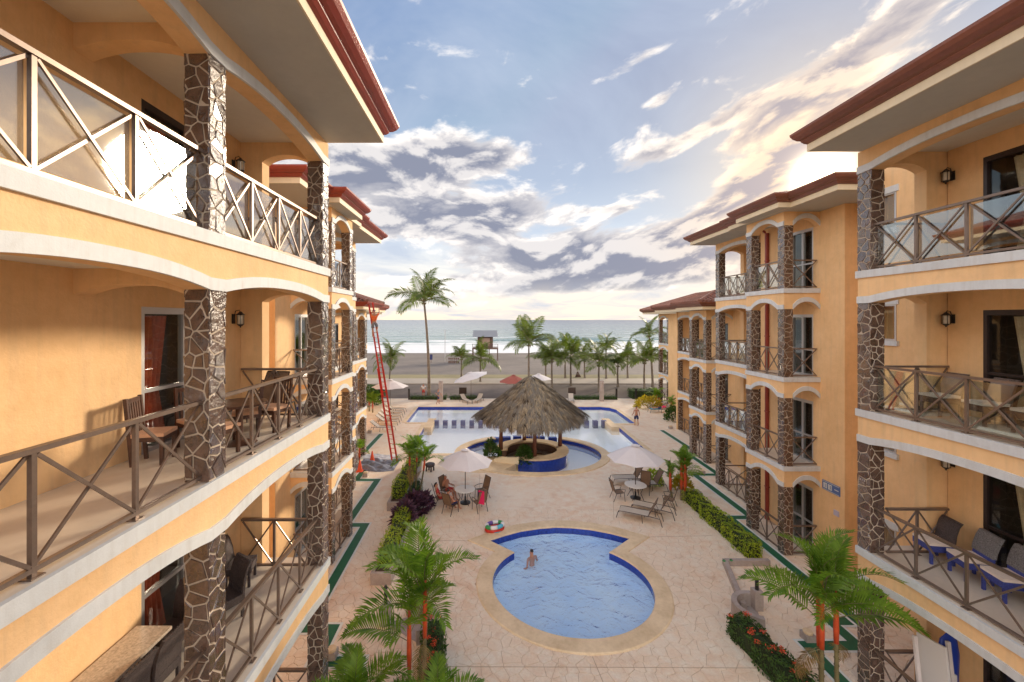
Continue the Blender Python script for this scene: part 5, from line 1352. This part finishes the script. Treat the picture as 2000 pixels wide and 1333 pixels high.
wc = wicker_chair('dark wicker chair nearest the viewer at the granite table', wick, wick, group='dark wicker chairs on the lower left balcony'); place(wc, -5.2, 5.72, z, 84)
for x, y, rz, nm in ((-5.17, 6.3, 88, 'dark wicker chair second along the granite table'), (-5.45, 7.1, 172, 'dark wicker chair at the far end of the granite table'), (-5.1, 7.9, 150, 'dark wicker chair by the lower left sliding door'), (-5.45, 9.0, -75, 'grey-blue armless chair beyond the column on the lower left balcony')):
    c = copy_tree(wc); relabel(c, nm); place(c, x, y, z, rz)
z = 7.012; rc = wicker_chair('dark framed chair with a cream seat nearest the end rail of the middle right balcony', bronze, wood, cushw, None, 1.0, 'cream-seated chairs on the middle right balcony'); place(rc, 10.75, 9.75, z, 85)
for x, y, rz, nm in ((10.75, 8.85, 80, 'cream-seated chair before the dark door of the middle right balcony'), (10.8, 8.05, 95, 'cream-seated chair at the right edge of the middle right balcony')):
    c = copy_tree(rc); relabel(c, nm); place(c, x, y, z, rz)
z = 3.512; bc = wicker_chair('blue wicker chair with a plain dark back next to the end rail', wick, wickb, cushw, None, 1.0, 'blue wicker chairs on the lower right balcony'); place(bc, 10.7, 9.85, z, 80)
b2 = wicker_chair('blue wicker chair with a grey towel, second from the end rail', wickb, wickb, cushw, wickg, 1.02, 'blue wicker chairs on the lower right balcony'); place(b2, 10.75, 9.15, z, 75)
for x, y, rz, nm in ((10.75, 8.5, 78, 'blue wicker chair with a grey towel, third from the end rail'), (10.8, 7.75, 80, 'blue wicker chair with a grey towel at the right edge')):
    c = copy_tree(b2); relabel(c, nm); place(c, x, y, z, rz)
b = Vector((10.02, 9.35, .02)); t = thing('upended_lounger', 'white lounger stood on end behind the ground floor rail', 'lounger', b); MB().bar((10.05, 9.1, .05), (10.2, 9.45, 1.9), .62, .05, (1, 0, 0)).build('seat', whitep, t); mb = MB()
for s in (-.3, .3): mb.bar((10.05+s*.95, 9.1-s*.3, .03), (10.2+s*.95, 9.45-s*.3, 1.93), .05, .08, (1, 0, 0))
mb.build('side_frame', canvas, t, kind=None)
t = thing('kayak_board', 'blue board with a rounded top leaning behind the white lounger', 'board', (10.6, 9.35, .02)); MB().loft([[(10.6+w*math.cos(a)*.9+.03*z_, 9.5+w*math.sin(a)*.25, .03+z_) for a in [k*PI/6 for k in range(12)]] for w, z_ in ((.2, 0), (.3, .5), (.3, 1.5), (.22, 1.85), (.05, 2.0))]).build('hull', blueb, t, smooth=True)
MB().box(10.42, 10.7, 9.36, 9.40, .8, 1.15).build('seat_recess', whitep, t)

# ---------------------------------------------------------------- people
def skinmesh(name, verts, edges, mt, parent, root=0, sub=1):
    me = bpy.data.meshes.new(name); me.from_pydata([v[0] for v in verts], edges, []); me.materials.append(mt)
    o = bpy.data.objects.new(name, me); COL.objects.link(o); o.parent = parent; reg(o, parent)
    s = o.modifiers.new('skin', 'SKIN'); s.use_smooth_shade = True; s.branch_smoothing = .4
    if not me.skin_vertices: return o
    for i, v in enumerate(verts):
        rr = v[1]; me.skin_vertices[0].data[i].radius = rr if isinstance(rr, tuple) else (rr, rr)
        me.skin_vertices[0].data[i].use_root = (i == root)
    q = o.modifiers.new('sub', 'SUBSURF'); q.levels = sub; q.render_levels = sub
    return o
EDG = [(0, 1), (1, 2), (2, 3), (3, 4), (4, 5), (2, 6), (6, 7), (7, 8), (8, 9), (2, 10), (10, 11), (11, 12), (12, 13), (0, 14), (14, 15), (15, 16), (16, 17), (0, 18), (18, 19), (19, 20), (20, 21)]
RAD = [(.14, .10), (.125, .09), (.15, .10), .055, .075, .085, .055, .042, .032, .030, .055, .042, .032, .030, .085, .058, .036, .030, .085, .058, .036, .030]
def person(label, J, loc, rz, top=None, bottom=navy, hairlen=0, clothes='shorts', skin=skinm, group=None, headwear=None):
    t = thing('person', label, 'person', (0, 0, 0), 0, group)
    V = [(Vector(p), RAD[i]) for i, p in enumerate(J)]
    skinmesh('body', V, EDG, skin, t)
    def sub(ids, scale, nm, mt):
        mp = {k: i for i, k in enumerate(ids)}; vv = []
        for k in ids:
            if isinstance(k, tuple): p = V[k[0]][0].lerp(V[k[1]][0], k[2]); rr = V[k[0]][1]
            else: p, rr = V[k]
            rr = rr if isinstance(rr, tuple) else (rr, rr); vv.append((p, (rr[0]*scale, rr[1]*scale)))
        return vv
    if bottom:
        k1, k2 = (14, 15, .85), (18, 19, .85)
        if clothes == 'brief': k1, k2 = (14, 15, .2), (18, 19, .2)
        vv = sub([0, 14, k1, 18, k2, (0, 1, .5)], 1.32, 'shorts', bottom); skinmesh('shorts', vv, [(0, 1), (1, 2), (0, 3), (3, 4), (0, 5)], bottom, t)
    if top:
        vv = sub([2, 1, (1, 0, .8), 6, (6, 7, .7), 10, (10, 11, .7)], 1.38, 'shirt', top); skinmesh('shirt', vv, [(0, 1), (1, 2), (0, 3), (3, 4), (0, 5), (5, 6)], top, t)
    h = V[5][0]; hv = [(h+Vector((0, -.012, .012)), .098), (h+Vector((0, -.03, .045)), .085)]
    if hairlen: hv.append((h+Vector((0, -.10, -.02)), .05)); hv.append((h+Vector((0, -.13, -.05-hairlen)), .025))
    skinmesh('hair' if not headwear else 'cap', hv, [(i, i+1) for i in range(len(hv)-1)], headwear or hair, t)
    n = MB(); q = V[4][0].lerp(V[5][0], .6)+Vector((0, .082, 0)); n.add([q+Vector((-.012, -.01, -.02)), q+Vector((.012, -.01, -.02)), q+Vector((0, .022, -.015)), q+Vector((0, -.008, .03))], [(0, 1, 2), (1, 3, 2), (3, 0, 2), (0, 3, 1)]); n.build('nose', skin, t)
    t.location = loc; t.rotation_euler = (0, 0, R(rz)); return t
def stand(st=.18, arm=.12, armf=.1, head=0):
    J = [(0, 0, .95), (0, 0, 1.1), (0, 0, 1.3), (0, .01, 1.47), (0, .025, 1.55), (0, .03, 1.63),
         (-.19, 0, 1.40), (-.24-arm*.4, -armf, 1.15), (-.25-arm, armf, .93), (-.25-arm, armf+.03, .83), (.19, 0, 1.40), (.24+arm*.4, armf, 1.15), (.25+arm, armf*1.5, .93), (.25+arm, armf*1.5+.03, .83),
         (-.10, 0, .88), (-.11, st*.45, .50), (-.11, st*.4, .09), (-.11, st*.4+.15, .03), (.10, 0, .88), (.11, -st*.2, .50), (.11, -st*.9, .10), (.11, -st*.9+.14, .03)]
    return J
def sit(lean=.25, knee=.45, arms=(0, 0)):
    b = lean
    J = [(0, 0, .50), (0, -b*.25, .64), (0, -b*.6, .84), (0, -b*.75, 1.0), (0, -b*.72+.02, 1.08), (0, -b*.7+.03, 1.16),
         (-.18, -b*.6, .94), (-.26, -b*.5+.02, .70), (-.25, .18, .66), (-.2, .28, .66), (.18, -b*.6, .94), (.26, -b*.5+.02, .70), (.25, .18, .66), (.2, .28, .66),
         (-.09, .06, .50), (-.11, .42, .52), (-.12, .50, .10), (-.12, .64, .04), (.09, .06, .50), (.11, .42, .53), (.13, .55, .12), (.13, .68, .06)]
    return J
W = gp(1243, 832); p = person('bare-backed man in navy shorts walking along the right edge of the lagoon pool', stand(.14, .10, .08), (W.x, W.y, 0), 5)
J = sit(.28); J[8] = (-.20, -.10, 1.06); J[7] = (-.34, -.14, .95); J[9] = (-.12, -.14, 1.12)
person('woman with tied hair in the chair at the left of the bathers\' table', J, (-2.45, 20.45, -.06), -75, rcloth, rcloth, .12, 'brief')
person('dark-haired man seated with his back to the viewer at the bathers\' table', sit(.25), (-1.85, 19.7, -.06), -35, None, navy)
J = sit(.15); J[12] = (.25, .1, 1.0); J[13] = (.24, .12, 1.12); person('third bather behind the table looking towards the viewer', J, (-2.2, 21.4, -.06), -120, None, rcloth)
J = sit(.35); J[16] = (-.1, .8, .55); J[17] = (-.1, .85, .66); J[20] = (.12, .82, .55); J[21] = (.12, .86, .66); J[15] = (-.1, .42, .56); J[19] = (.12, .42, .56)
t = thing('beach_towel', 'pink beach towel hanging over a brown chair back', 'towel', (-.3, 19.7, .9)); MB().loft([[(-.50, 19.69, z), (-.24, 19.53, z), (-.22, 19.55, z), (-.48, 19.71, z)] for z in (.45, .7, 1.08)]).build('cloth', pink, t); MB().loft([[(-.55, 19.74, z), (-.50, 19.70, z), (-.49, 19.71, z), (-.54, 19.75, z)] for z in (.45, .7, 1.07)]).build('trim', navy, t)
# swimmer
J = stand(.1, .25, .15); J = [(x, y, z_-1.63) for x, y, z_ in J]
person('swimmer with only head and shoulders above the small pool water', J, (1.72, 16.4, 0), 30, None, navy)
J = stand(.1, .1, .1); person('man in a white shirt and red shorts at the back of the deck', stand(.10, .08, .05), (gp(827, 777).x, gp(827, 777).y, 0), 170, wcloth, rcloth)
person('man in a dark shirt striding across the back of the deck', stand(.32, .16, .2), (gp(856, 790).x, gp(856, 790).y, 0), -60, gcloth, navy)
# man on the ladder
f = .80; q = B0+d*f; J = stand(.1, 0, .1); J[8] = (-.20, .35, 1.62); J[7] = (-.27, .2, 1.35); J[9] = (-.18, .38, 1.72); J[12] = (.20, .35, 1.75); J[11] = (.26, .2, 1.5); J[13] = (.18, .38, 1.85)
J[19] = (.12, .25, .62); J[20] = (.12, .05, .32); J[21] = (.12, .18, .28)
person('workman in an orange shirt and cap near the top of the red ladder', J, (q.x+.05, q.y-.42, q.z-.1), 0, ocloth, gcloth, headwear=navy)
# sunbather
J = [(0, 0, .46), (0, -.15, .50), (0, -.33, .60), (0, -.48, .72), (0, -.54, .78), (0, -.60, .84), (-.18, -.36, .62), (-.26, -.15, .50), (-.24, .05, .44), (-.2, .14, .44), (.18, -.36, .62), (.26, -.15, .5), (.24, .05, .44), (.2, .14, .44),
     (-.09, .1, .45), (-.10, .5, .50), (-.1, .9, .43), (-.1, .98, .48), (.09, .1, .45), (.1, .5, .44), (.1, .93, .42), (.1, 1.0, .47)]
L1 = gp(1292, 806); person('sunbather lying on the lounger beside the right building', J, (L1.x, L1.y, -.0), 92, pink, navy)
t = thing('beach_towel', 'turquoise towel spread on the sunbather\'s lounger', 'towel', (L1.x, L1.y, .38)); MB().box(L1.x-1.12, L1.x-.1, L1.y-.30, L1.y+.27, .372, .385).build('cloth', teal, t); MB().box(L1.x-1.2, L1.x-1.12, L1.y-.30, L1.y+.27, .372, .384).build('hem', navy, t)
